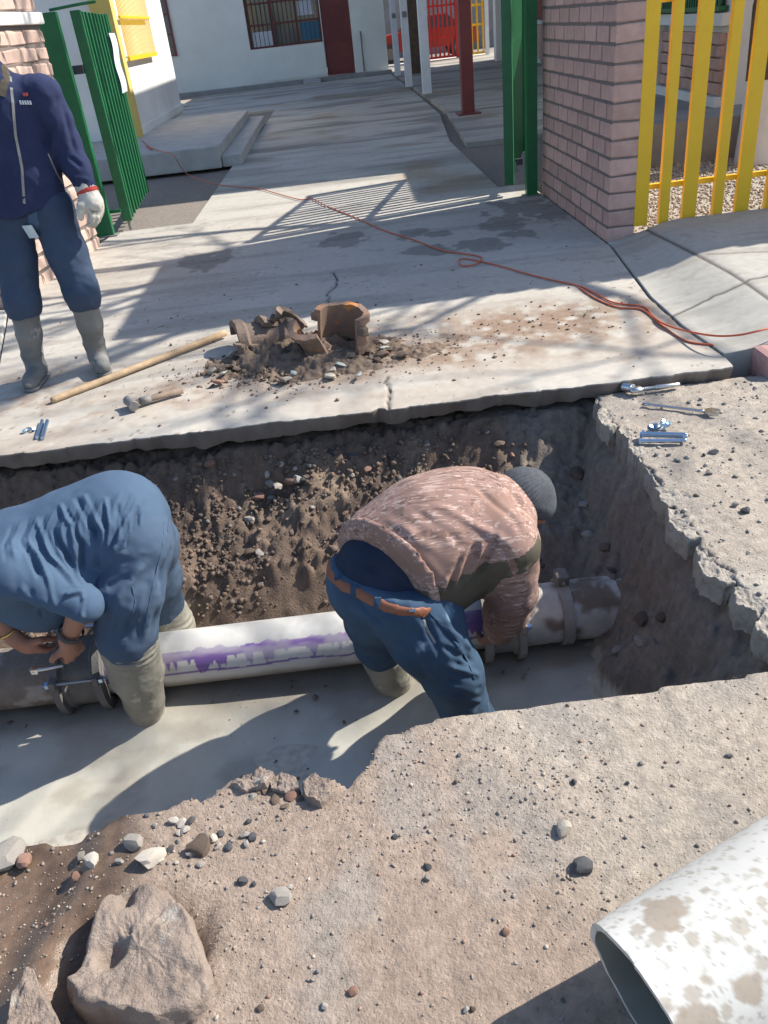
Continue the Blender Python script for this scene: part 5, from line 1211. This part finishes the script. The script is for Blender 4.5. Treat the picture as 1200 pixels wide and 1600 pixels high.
# ------------------------------------------------------------------ man standing in the navy jacket
pel, nk = V((-1.585, 4.48, .90)), V((-1.575, 4.47, 1.45)); hd = V((-1.565, 4.44, 1.63))
hipL, kneL, ankL = V((-1.475, 4.47, .86)), V((-1.425, 4.42, .47)), V((-1.475, 4.53, .085)); toeL = V((-1.425, 4.40, .04))
hipR, kneR, ankR = V((-1.695, 4.48, .86)), V((-1.745, 4.42, .46)), V((-1.805, 4.46, .085)); toeR = V((-1.80, 4.30, .04))
shL, elL, wrL = V((-1.345, 4.47, 1.405)), P(101, 222, 4.48), P(137, 300, 4.42)
shR, elR, wrR = V((-1.735, 4.47, 1.405)), V((-1.83, 4.52, 1.14)), V((-1.86, 4.40, .92))
F3 = (0, 1, 0)
body = [cone(pel, pel+V((0, 0, .1)), .14, .135, .05, (F3, 1.4)), cone(pel+V((0, 0, .12)), nk-V((0, 0, .12)), .13, .15, .05, (F3, 1.45)), cone(nk-V((0, 0, .03)), hd-V((0, 0, .06)), .055, .053, .03)]
body += chain([shL, elL, wrL], [.05, .042, .03]) + chain([shR, elR, wrR], [.05, .042, .03]) + chain([hipL, kneL, ankL], [.075, .055, .04]) + chain([hipR, kneR, ankR], [.075, .055, .04])
body += chain([ankL, toeL], [.04, .03]) + chain([ankR, toeR], [.04, .03]) + [cone(shL, shR, .05, .05, .05)]
hdir = (wrL-elL).normalized()
body += hand_prims(wrL, hdir+V((.05, 0, -.3)), (.75, -.45, .1), (-.3, -1, 0), .55) + hand_prims(wrR, (0, -.2, -1), (-1, -.2, 0), (.3, -1, 0), .5) + head_prims(hd, (.15, -1, -.05), (0, 0, 1))
man = skin('person', body, .0075, M['skin'], None, sub=0)
tag(man, 'man in navy jacket and grey rubber boots standing on the apron', 'person'); eyes(hd, (.15, -1, -.05), (0, 0, 1), man)
skin('hair', [cone(hd+V((0, .02, .035)), hd+V((0, .0, .05)), .092, .088, .02)], .007, M['hair'], man, cuts=[((hd.x, hd.y-.03, hd.z+.03), (0, -1, -.75))], sub=0, crumple=(.003, 60))
legs = [cone(hipL+V((0, 0, .03)), hipR+V((0, 0, .03)), .115, .115, .06, (F3, 1.05))] + chain([hipL, hipL.lerp(kneL, .5), kneL, kneL.lerp(ankL, .18)], [.105, .098, .088, .082], .03) + chain([hipR, hipR.lerp(kneR, .5), kneR, kneR.lerp(ankR, .18)], [.105, .098, .09, .085], .03)
skin('trousers', legs, .0105, M['slate'], man, cuts=[((0, 0, .98), (0, 0, 1)), (kneL.lerp(ankL, .2), (0, 0, -1)) if False else ((0, 0, .375), (0, 0, -1))], crumple=(.006, 11),
     strokes=[([(85, 370), (120, 400)], .008, .02), ([(70, 380), (110, 440)], -.007, .02), ([(100, 430), (145, 450)], .009, .018), ([(105, 450), (140, 455)], -.008, .015), ([(10, 400), (50, 440)], .007, .02), ([(15, 440), (55, 470)], -.007, .018)])
for (kn, an, to, nm) in ((kneL, ankL, toeL, 0), (kneR, ankR, toeR, 1)):
    top = kn.lerp(an, .08); bt = chain([top, kn.lerp(an, .5), an+V((0, 0, .06)), an-V((0, 0, .0))], [.072, .066, .054, .052], .02) + [cone(an-V((0, 0, .03)), to+V((0, 0, .012)), .05, .043, .03), cone(an-V((0, 0, .03))+V((0, .03, 0)), an+V((0, .02, .0)), .042, .045, .02)]
    b_ = skin('boot', bt, .0085, M['rubber'], man, cuts=[((0, 0, .002), (0, 0, -1)), ((0, 0, kn.z-.03), (0, 0, 1))], crumple=(.0022, 17), extra=lambda v, n, kn=kn: .0025*np.exp(-((v[:, 2]-(kn.z-.10))/.006)**2) + .003*np.exp(-((v[:, 2]-.16)/.012)**2))
    skin('boot_sole', [cone(an-V((0, -.03, .06)), to-V((0, 0, .01)), .053, .047, .02)], .006, M['rubber'], b_, cuts=[((0, 0, .002), (0, 0, -1)), ((0, 0, .024), (0, 0, 1))], sub=0)
jk = [cone(pel+V((.0, 0, -.12)), pel+V((.01, 0, .22)), .192, .19, .05, (F3, 1.25)), cone(pel+V((.01, 0, .2)), nk-V((0, 0, .13)), .19, .205, .05, (F3, 1.45)), cone(shL-V((.02, 0, .01)), shR+V((.02, 0, -.01)), .085, .085, .05), cone(nk-V((0, 0, .06)), nk+V((0, 0, .055)), .088, .082, .04)]
jk += chain([shL-V((.005, 0, .01)), shL.lerp(elL, .5), elL, elL.lerp(wrL, .5), wrL], [.085, .076, .07, .062, .047], .035) + chain([shR, elR, wrR], [.085, .068, .05], .03)
jac = skin('jacket', jk, .0105, M['navy'], man, cuts=[((-1.5, 4.48, .872), (-.05, .0, -1)), (wrL, hdir)], crumple=(.006, 9),
     strokes=[([(100, 170), (118, 240)], -.010, .02), ([(90, 190), (80, 250)], .008, .02), ([(108, 245), (128, 262)], -.009, .016), ([(112, 275), (138, 282)], .009, .014), ([(60, 290), (100, 300)], .009, .02), ([(55, 310), (112, 318)], -.009, .016), ([(52, 325), (112, 330)], .009, .014), ([(88, 150), (72, 230)], -.007, .018)])
skin('collar', [cone(nk+V((0, -.005, -.02)), nk+V((0, -.012, .06)), .092, .088, .02)], .008, M['navy'], jac, cuts=[(nk+V((0, 0, .055)), (0, -.25, 1))])
tj = bvh(jac.data)
strip('zip', tj, [(14, 100), (20, 160), (24, 210), (34, 260), (38, 318)], .012, M['zip'], jac)
strip('pocket_piping', tj, [(75, 240), (88, 270), (103, 296)], .007, M['zip'], jac); strip('collar_lining', tj, [(5, 95), (10, 118), (2, 150)], .035, M['olive'], jac)
plate('chest_logo', tj, 40, 148, .022, .014, M['logo_r'], jac)
for dx in (-9, -5, -1, 3, 7): plate('chest_lettering', tj, 41+dx, 160, .008, .018, M['logo_w'], jac)
tl_ = bvh(bpy.data.objects['trousers'].data); plate('id_badge', tl_, 50, 358, .055, .075, M['badge'], man, .02, .004)
skin('shirt_tail', [cone(pel+V((.06, -.03, -.02)), pel+V((.10, .0, -.06)), .11, .095, .03, (F3, 1.15))], .009, M['blue'], man, cuts=[((0, 0, .80), (.25, 0, -1)), ((0, 0, .92), (0, 0, 1))])
gl = hand_prims(wrL, hdir+V((.05, 0, -.3)), (.75, -.45, .1), (-.3, -1, 0), .55, 1.06)
gp_ = skin('glove', gl + [cone(wrL-hdir*.03, wrL+hdir*.05, .043, .046, .03)], .006, M['glove'], man, grow=.006, crumple=(.003, 22))
skin('glove_cuff', [cone(wrL-hdir*.02, wrL+hdir*.02, .056, .056, .01)], .006, M['glove_cuff'], gp_, cuts=[(wrL+hdir*.012, hdir), (wrL-hdir*.012, -hdir)], sub=0)

# ------------------------------------------------------------------ man in blue bent over the left coupling
hipN, knN, anN = P(205, 855, 2.46), P(197, 990, 2.40), P(222, 1088, 2.45)+V((0, 0, -.10)); hipF, knF, anF = P(222, 850, 2.74), P(250, 950, 2.86), V((-.93, 2.86, -.76))
pel = P(186, 826, 2.60); ch = P(40, 880, 2.53); nk = P(-55, 915, 2.53); hd = P(-95, 950, 2.53)
shN, elN, wrN = P(25, 900, 2.36), P(128, 944, 2.31), P(106, 1000, 2.36); shF, elF, wrF = P(-20, 880, 2.72), P(-22, 945, 2.42), P(26, 1000, 2.40)
ax_, lt_, dr_ = torso_dirs(pel, ch, (0, 1, 0))
body = [cone(pel, pel.lerp(ch, .5), .14, .135, .05, (dr_, 1.3)), cone(pel.lerp(ch, .5), ch, .135, .15, .05, (dr_, 1.3)), cone(ch, nk, .12, .06, .04), cone(nk, hd.lerp(nk, .3), .056, .055, .03), cone(shN, shF, .05, .05, .04)]
body += chain([shN, elN, wrN], [.05, .043, .029], .02) + chain([shF, elF, wrF], [.05, .042, .029], .02) + chain([hipN, knN, anN], [.06, .05, .04]) + chain([hipF, knF, anF], [.06, .05, .04]) + chain([anN, anN+V((-.10, -.02, -.10))], [.04, .03]) + chain([anF, anF+V((-.10, -.02, -.10))], [.04, .03])
body += hand_prims(wrN, (-.05, .25, -1), (.65, -.75, 0), (-.8, -.2, .1), .75, 1.05, .08) + hand_prims(wrF, (.42, .25, -.85), (-.4, -.85, .2), (.8, .2, .5), .6, 1.05, .08)
body += head_prims(hd, (-.35, -.05, -1), (-.9, 0, .3))
man2 = skin('person', body, .0062, M['skin'], None, sub=0); tag(man2, 'man in blue work clothes bending over the dark coupling in the trench', 'person'); eyes(hd, (-.35, -.05, -1), (-.9, 0, .3), man2)
skin('hair', [cone(hd+V((-.02, 0, .03)), hd+V((-.035, 0, .01)), .094, .09, .02)], .007, M['hair'], man2, cuts=[(hd+V((0, 0, .005)), (.2, 0, -1))], sub=0, crumple=(.003, 60))
tz = [cone(pel+V((.01, 0, -.02)), pel+V((-.08, 0, -.04)), .168, .155, .06), cone(hipN+V((0, .06, 0)), hipF, .115, .125, .06)] + chain([hipN+V((.01, .04, -.03)), hipN.lerp(knN, .5), knN, knN.lerp(anN, .15)], [.118, .116, .10, .09], .05) + chain([hipF, hipF.lerp(knF, .5), knF, knF.lerp(anF, .2)], [.135, .112, .095, .085], .04)
skin('trousers', tz, .0108, M['blue_dark'], man2, crumple=(.006, 9),
     strokes=[([(262, 780), (268, 850), (245, 920)], -.010, .02), ([(225, 880), (180, 940)], .011, .022), ([(205, 900), (165, 920)], -.010, .018), ([(240, 900), (222, 1000)], .010, .02), ([(255, 880), (235, 980)], -.009, .016), ([(215, 930), (195, 1000)], -.009, .016), ([(190, 930), (170, 990)], .009, .018), ([(200, 860), (160, 880)], .010, .02)])
slv = chain([shN, shN.lerp(elN, .5), elN, elN.lerp(wrN, .4)], [.10, .086, .068, .066], .03) + [(None, elN.lerp(wrN, .04), (wrN-elN)+V((-.02, 0, -.02)))]
sh = slv+[cone(pel+V((.005, 0, .03)), pel.lerp(ch, .35)+V((0, 0, .015)), .184, .185, .06), cone(pel.lerp(ch, .3), ch, .188, .205, .06), cone(ch, nk, .18, .085, .06), cone(shN, shF, .09, .09, .06), cone(pel+V((-.02, -.03, .0)), hipN+V((-.03, .05, -.01)), .165, .125, .07),
      cone(pel.lerp(ch, .5)+V((0, -.05, -.12)), ch+V((.02, -.03, -.13)), .12, .13, .07)] + chain([shF, elF.lerp(shF, .1)], [.1, .075], .04)
def pull(n0, m0, k, A, w):      # fan of creases
    return [([(n0[0]+(m0[0]-n0[0])*i/k, n0[1]+(m0[1]-n0[1])*i/k), (n0[0]+(m0[0]-n0[0])*i/k-18-5*i % 9, n0[1]+(m0[1]-n0[1])*i/k-60-9*(i % 3))], A*(1 if i % 2 else -1), w) for i in range(k+1)]
st2 = [([(120, 780), (148, 830), (152, 888)], -.016, .016), ([(132, 775), (162, 830), (160, 885)], .012, .014), ([(105, 800), (128, 850), (128, 895)], -.014, .014), ([(85, 830), (105, 870), (125, 910)], -.014, .015), ([(60, 815), (80, 870), (118, 915)], .012, .016),
       ([(35, 850), (58, 890), (68, 950)], -.014, .016), ([(48, 850), (75, 905), (85, 945)], .010, .014), ([(215, 795), (208, 835), (200, 850)], -.015, .014), ([(200, 805), (185, 840), (175, 865)], .012, .014), ([(185, 790), (180, 850)], -.010, .012), ([(165, 780), (172, 820), (168, 860)], .010, .012),
       ([(235, 845), (205, 862)], -.012, .013), ([(100, 930), (130, 925)], .012, .014), ([(50, 925), (66, 962)], -.013, .013), ([(20, 860), (40, 930)], .010, .02), ([(95, 790), (112, 820), (118, 870)], .010, .014), ([(130, 930), (128, 965)], .013, .012), ([(95, 940), (98, 980)], -.012, .012)]
shirt = skin('work_shirt', sh, .0105, M['blue'], man2, cuts=[(elN.lerp(wrN, .12), (.15, -.25, -1))] if False else (), crumple=(.005, 7), strokes=[(a_, b_*1.35, c_*.78) for a_, b_, c_ in st2]+[([(x_, 770+.3*abs(190-x_)), (x_-14, 800+.3*abs(190-x_)), (x_-10, 835+.25*abs(190-x_))], .005*(1 if i_ % 2 else -1), .009) for i_, x_ in enumerate(range(20, 235, 13))])
for (kn, an, nm) in ((knN, anN, 0), (knF, anF, 1)):
    top = kn.lerp(an, -.02); bt = chain([top, kn.lerp(an, .45), kn.lerp(an, .8), an], [.108, .098, .074, .066], .02)+[cone(an-V((0, 0, .05)), an+V((-.12, -.03, -.07)), .058, .05, .03)]
    b_ = skin('boot', bt, .0105, M['rubber_mud'], man2, cuts=[(top+V((0, 0, .0)), (.18 if nm == 0 else .0, 0, 1))], crumple=(.004, 14), extra=lambda v, n, kn=kn: .003*np.sin((v[:, 2]-kn.z+.25*v[:, 0])*230)*np.exp(-((v[:, 2]-kn.z+.075)/.03)**2))
q = wrF+(elF-wrF)*.25; me = MB().lathe([(-.004, .036), (0, .040), (.004, .036), (0, .033), (-.004, .036)], q, (elF-wrF), 20).mesh('bracelet', M['gold'], True); link('bracelet', me, man2)
me = MB().lathe([(-.011, .041), (-.011, .045), (.011, .045), (.011, .041)], wrN+(elN-wrN)*.22, (elN-wrN), 20).mesh('watch', M['dark'], True); link('watch', me, man2)
tz_ = bvh([o_ for o_ in man2.children if o_.name.startswith('trousers')][0].data); tp_ = [o_ for o_ in man2.children if o_.name.startswith('trousers')][0]
strip('side_seam', tz_, [(258, 800), (255, 850), (243, 900), (232, 950), (225, 985)], .006, M['blue'], tp_, .002); strip('pocket_seam', tz_, [(205, 905), (212, 940), (206, 965)], .006, M['blue'], tp_, .002); strip('back_pocket', tz_, [(262, 795), (264, 812), (262, 830)], .007, M['blue'], tp_, .002)
wrn = empty('wrench', P(62, 1048, 2.36), 'small steel wrench held on the coupling by the man in blue', 'wrench'); MB().tube([P(52, 1048, 2.37), P(62, 1046, 2.37), P(98, 1040, 2.37)], [.011, .009, .006], 8).build('shaft', M['steel'], wrn, True); MB().rbox(P(54, 1048, 2.37), (.026, .02, .026), .004).build('socket', M['steel'], wrn)

# ------------------------------------------------------------------ man in camouflage bent over the right coupling
hipN, knN, anN = P(628, 935, 2.14), P(706, 1050, 2.08), V((.27, 2.09, -.80)); hipF, knF, anF = P(580, 915, 2.36), P(595, 1008, 2.44), V((-.005, 2.45, -.82))
pel = P(598, 900, 2.25); ch = P(724, 826, 2.35); nk = P(792, 790, 2.40); hd = P(812, 788, 2.43)
shN, elN, wrN = P(792, 850, 2.20), P(800, 925, 2.24), P(780, 985, 2.42); shF, elF, wrF = P(775, 790, 2.56), P(770, 900, 2.72), P(750, 985, 2.66)
ax_, lt_, dr_ = torso_dirs(pel, ch, (0, 1, .1))
body = [cone(pel, pel.lerp(ch, .5), .12, .13, .05, (dr_, 1.25)), cone(pel.lerp(ch, .5), ch, .14, .15, .05, (dr_, 1.25)), cone(ch, nk, .12, .06, .04), cone(nk, hd.lerp(nk, .3), .056, .055, .03), cone(shN, shF, .05, .05, .04)]
body += chain([shN, elN, wrN], [.05, .043, .029], .02) + chain([shF, elF, wrF], [.05, .042, .029], .02) + chain([hipN, knN, anN], [.07, .055, .04]) + chain([hipF, knF, anF], [.07, .055, .04]) + chain([anN, anN+V((.14, 0, -.01))], [.04, .03]) + chain([anF, anF+V((.14, -.02, -.01))], [.04, .03])
body += hand_prims(wrN, (-.35, .35, -.85), (.3, -.85, .2), (.7, .4, .1), .7, 1.05, .08) + hand_prims(wrF, (-.35, -.2, -.9), (.3, .9, .2), (.7, .4, .1), .7, 1.05, .08)
HF = V((.62, .1, -.85)); HU = V((.8, .1, .6)); body += head_prims(hd, HF, HU)
man3 = skin('person', body, .0062, M['skin'], None, sub=0); tag(man3, 'man in camouflage jacket, jeans and knit cap bending over the pipe', 'person'); eyes(hd, HF, HU, man3)
u_ = (HU-HF.normalized()*HU.dot(HF.normalized())).normalized(); fn = HF.normalized()
cap = skin('knit_cap', [cone(hd+u_*.03-fn*.025, hd+u_*.032+fn*.02, .097, .091, .02), cone(hd+u_*.075-fn*.01, hd+u_*.05, .058, .085, .03)], .008, M['knit'], man3, cuts=[(hd+u_*.0-fn*.0, -u_*.85+fn*.35)], extra=lambda v, n: .0016*np.sin(np.arctan2((v-np.array(hd)) @ np.array(fn.cross(u_)), (v-np.array(hd)) @ np.array(fn))*46))
jtop = [cone(pel+V((-.02, 0, -.015)), pel+V((.03, 0, -.03)), .172, .165, .06), cone(hipN, hipF, .135, .135, .06)]
def plane3(prims, a, b, c, side):
    v_, f_ = nets(*field(prims, .014)); tr_ = BVHTree.FromPolygons([tuple(map(float, q)) for q in v_], [tuple(map(int, q)) for q in f_]); H_ = [hit(tr_, *q)[0] for q in (a, b, c)]
    n_ = (H_[1]-H_[0]).cross(H_[2]-H_[0]).normalized(); return H_[2], (n_ if n_.dot(Vector(side)) > 0 else -n_)
bp, bn = plane3(jtop, (522, 888), (664, 944), (585, 926), (-.5, 0, -1))
jn = jtop+[(None, bp, -bn)] + chain([hipN+V((.06, -.005, -.10)), hipN.lerp(knN, .5), knN, knN.lerp(anN, .6), anN], [.142, .125, .098, .085, .08], .04) + chain([hipF+V((.02, 0, -.10)), hipF.lerp(knF, .5), knF, knF.lerp(anF, .1)], [.135, .112, .092, .082], .04)
# belt plane: through the belt line of the photograph, square to the lower spine
stj = [([(700, 985), (735, 1015)], .010, .016), ([(690, 1010), (740, 1035)], -.010, .014), ([(700, 1040), (748, 1055)], .011, .014), ([(700, 1062), (750, 1075)], -.010, .013), ([(705, 1085), (750, 1095)], .010, .013), ([(690, 960), (725, 1040)], .008, .02), ([(660, 960), (690, 1030)], -.008, .016), ([(560, 940), (600, 975)], -.008, .016), ([(650, 1000), (680, 1060)], .008, .02)]
jeans = skin('jeans', jn, .0105, M['denim'], man3, crumple=(.005, 9), strokes=stj)
belt = skin('belt', jtop, .011, M['leather'], man3, grow=.006, cuts=[(bp+bn*.008, -bn), (bp+bn*.044, bn)], sub=1, smooth=0)
tjn = bvh(jeans.data)
tb = bvh(belt.data)
for (a_, b_) in (((556, 893), (552, 930)), ((592, 925), (588, 958)), ((640, 935), (645, 965)), ((530, 870), (528, 905))): strip('belt_loop', tb, [a_, b_], .022, M['denim'], jeans, .006)
strip('back_pocket', tjn, [(662, 968), (668, 985), (680, 1005)], .008, M['zip'], jeans); strip('seam', tjn, [(672, 955), (700, 985), (725, 1020), (742, 1060)], .012, M['denim'], jeans, .003)
skin('undershirt', [cone(pel+V((.0, 0, .0)), pel.lerp(ch, .4), .166, .175, .06)], .012, M['tshirt'], man3, cuts=[(bp+bn*.03, bn)], crumple=(.007, 9), strokes=[([(530, 870), (580, 890), (640, 925)], -.012, .016), ([(530, 855), (600, 880)], .010, .016), ([(545, 840), (620, 890)], -.009, .016)])
jk = [cone(pel.lerp(ch, .10)+V((0, 0, .045)), pel.lerp(ch, .55)+V((0, 0, .02)), .188, .225, .06), cone(pel.lerp(ch, .5)+V((0, 0, .015)), ch, .222, .212, .06), cone(ch, nk, .20, .095, .06), cone(shN, shF, .10, .10, .06), cone(pel.lerp(ch, .55)+V((0, -.03, -.10)), ch+V((-.02, -.02, -.10)), .13, .13, .07)]
jk += chain([shN, shN.lerp(elN, .5), elN, elN.lerp(wrN, .5), wrN], [.10, .088, .08, .075, .062], .04) + chain([shF, elF, wrF], [.1, .08, .062], .04)
hp, hn = plane3(jk, (552, 822), (662, 915), (612, 850), (-1, 0, -.3))
stk = [([(715, 915), (732, 870), (742, 850)], -.013, .012), ([(725, 915), (748, 868), (756, 845)], .011, .012), ([(700, 920), (712, 888), (722, 870)], -.011, .012), ([(745, 905), (768, 860), (775, 835)], -.011, .012), ([(690, 925), (698, 900)], .010, .012), ([(785, 855), (800, 880), (805, 900)], -.012, .014),
       ([(680, 790), (760, 830), (790, 845)], .007, .018), ([(650, 800), (720, 850)], -.007, .018), ([(740, 760), (790, 800), (815, 835)], -.007, .016), ([(600, 810), (680, 860)], .006, .02), ([(790, 900), (825, 885)], .011, .013), ([(785, 925), (822, 915)], -.011, .012), ([(780, 950), (812, 945)], .010, .012), ([(775, 970), (805, 970)], -.010, .012),
       ([(575, 790), (640, 830), (690, 905)], .006, .02), ([(770, 740), (820, 790)], .008, .02)]
jacket = skin('camouflage_jacket', jk, .0105, M['camo'], man3, cuts=[(hp, hn), (wrN, (wrN-elN).normalized())], crumple=(.004, 6), strokes=stk)
jacket.data.materials.append(M['olive'])
# olive side panel: below a line along the torso, and the inner forearm
v = vco(jacket.data); A0 = np.array(pel.lerp(ch, .1)); axn = np.array(ax_); lat = np.array(lt_); rel = v-A0; up_ = np.array(Vector((0, 0, 1))-ax_*ax_.z); up_ /= np.linalg.norm(up_)
s_ = rel @ axn; hgt = rel @ up_; sidev = rel @ lat
da = np.minimum(seg_d(v, np.array(shN, np.float32), np.array(elN, np.float32))[0], seg_d(v, np.array(elN, np.float32), np.array(wrN, np.float32))[0])
panel = (hgt < .035-.03*s_) & (sidev < .12) & (da > .106) & (s_ < .45)
pc = np.zeros(len(jacket.data.polygons), np.int32)
for i_, pl in enumerate(jacket.data.polygons):
    if sum(panel[j] for j in pl.vertices) >= 3: pc[i_] = 1
jacket.data.polygons.foreach_set('material_index', pc)
hem = skin('jacket_hem', jk[:2], .012, M['camo'], jacket, grow=.012, cuts=[(hp-hn*.004, hn), (hp-hn*.03, -hn)], smooth=1)
for (kn, an, nm) in ((knF, anF, 0), (knN, anN, 1)):
    top = kn.lerp(an, .12); bt = chain([top, kn.lerp(an, .5), an], [.094 if nm == 0 else .07, .078 if nm == 0 else .06, .06 if nm == 0 else .055], .02)+[cone(an, an+V((.15, -.05, -.02)), .055, .045, .03)]
    skin('boot', bt, .0105, M['rubber_mud'], man3, cuts=[(top, (0, 0, 1))], crumple=(.003, 14))
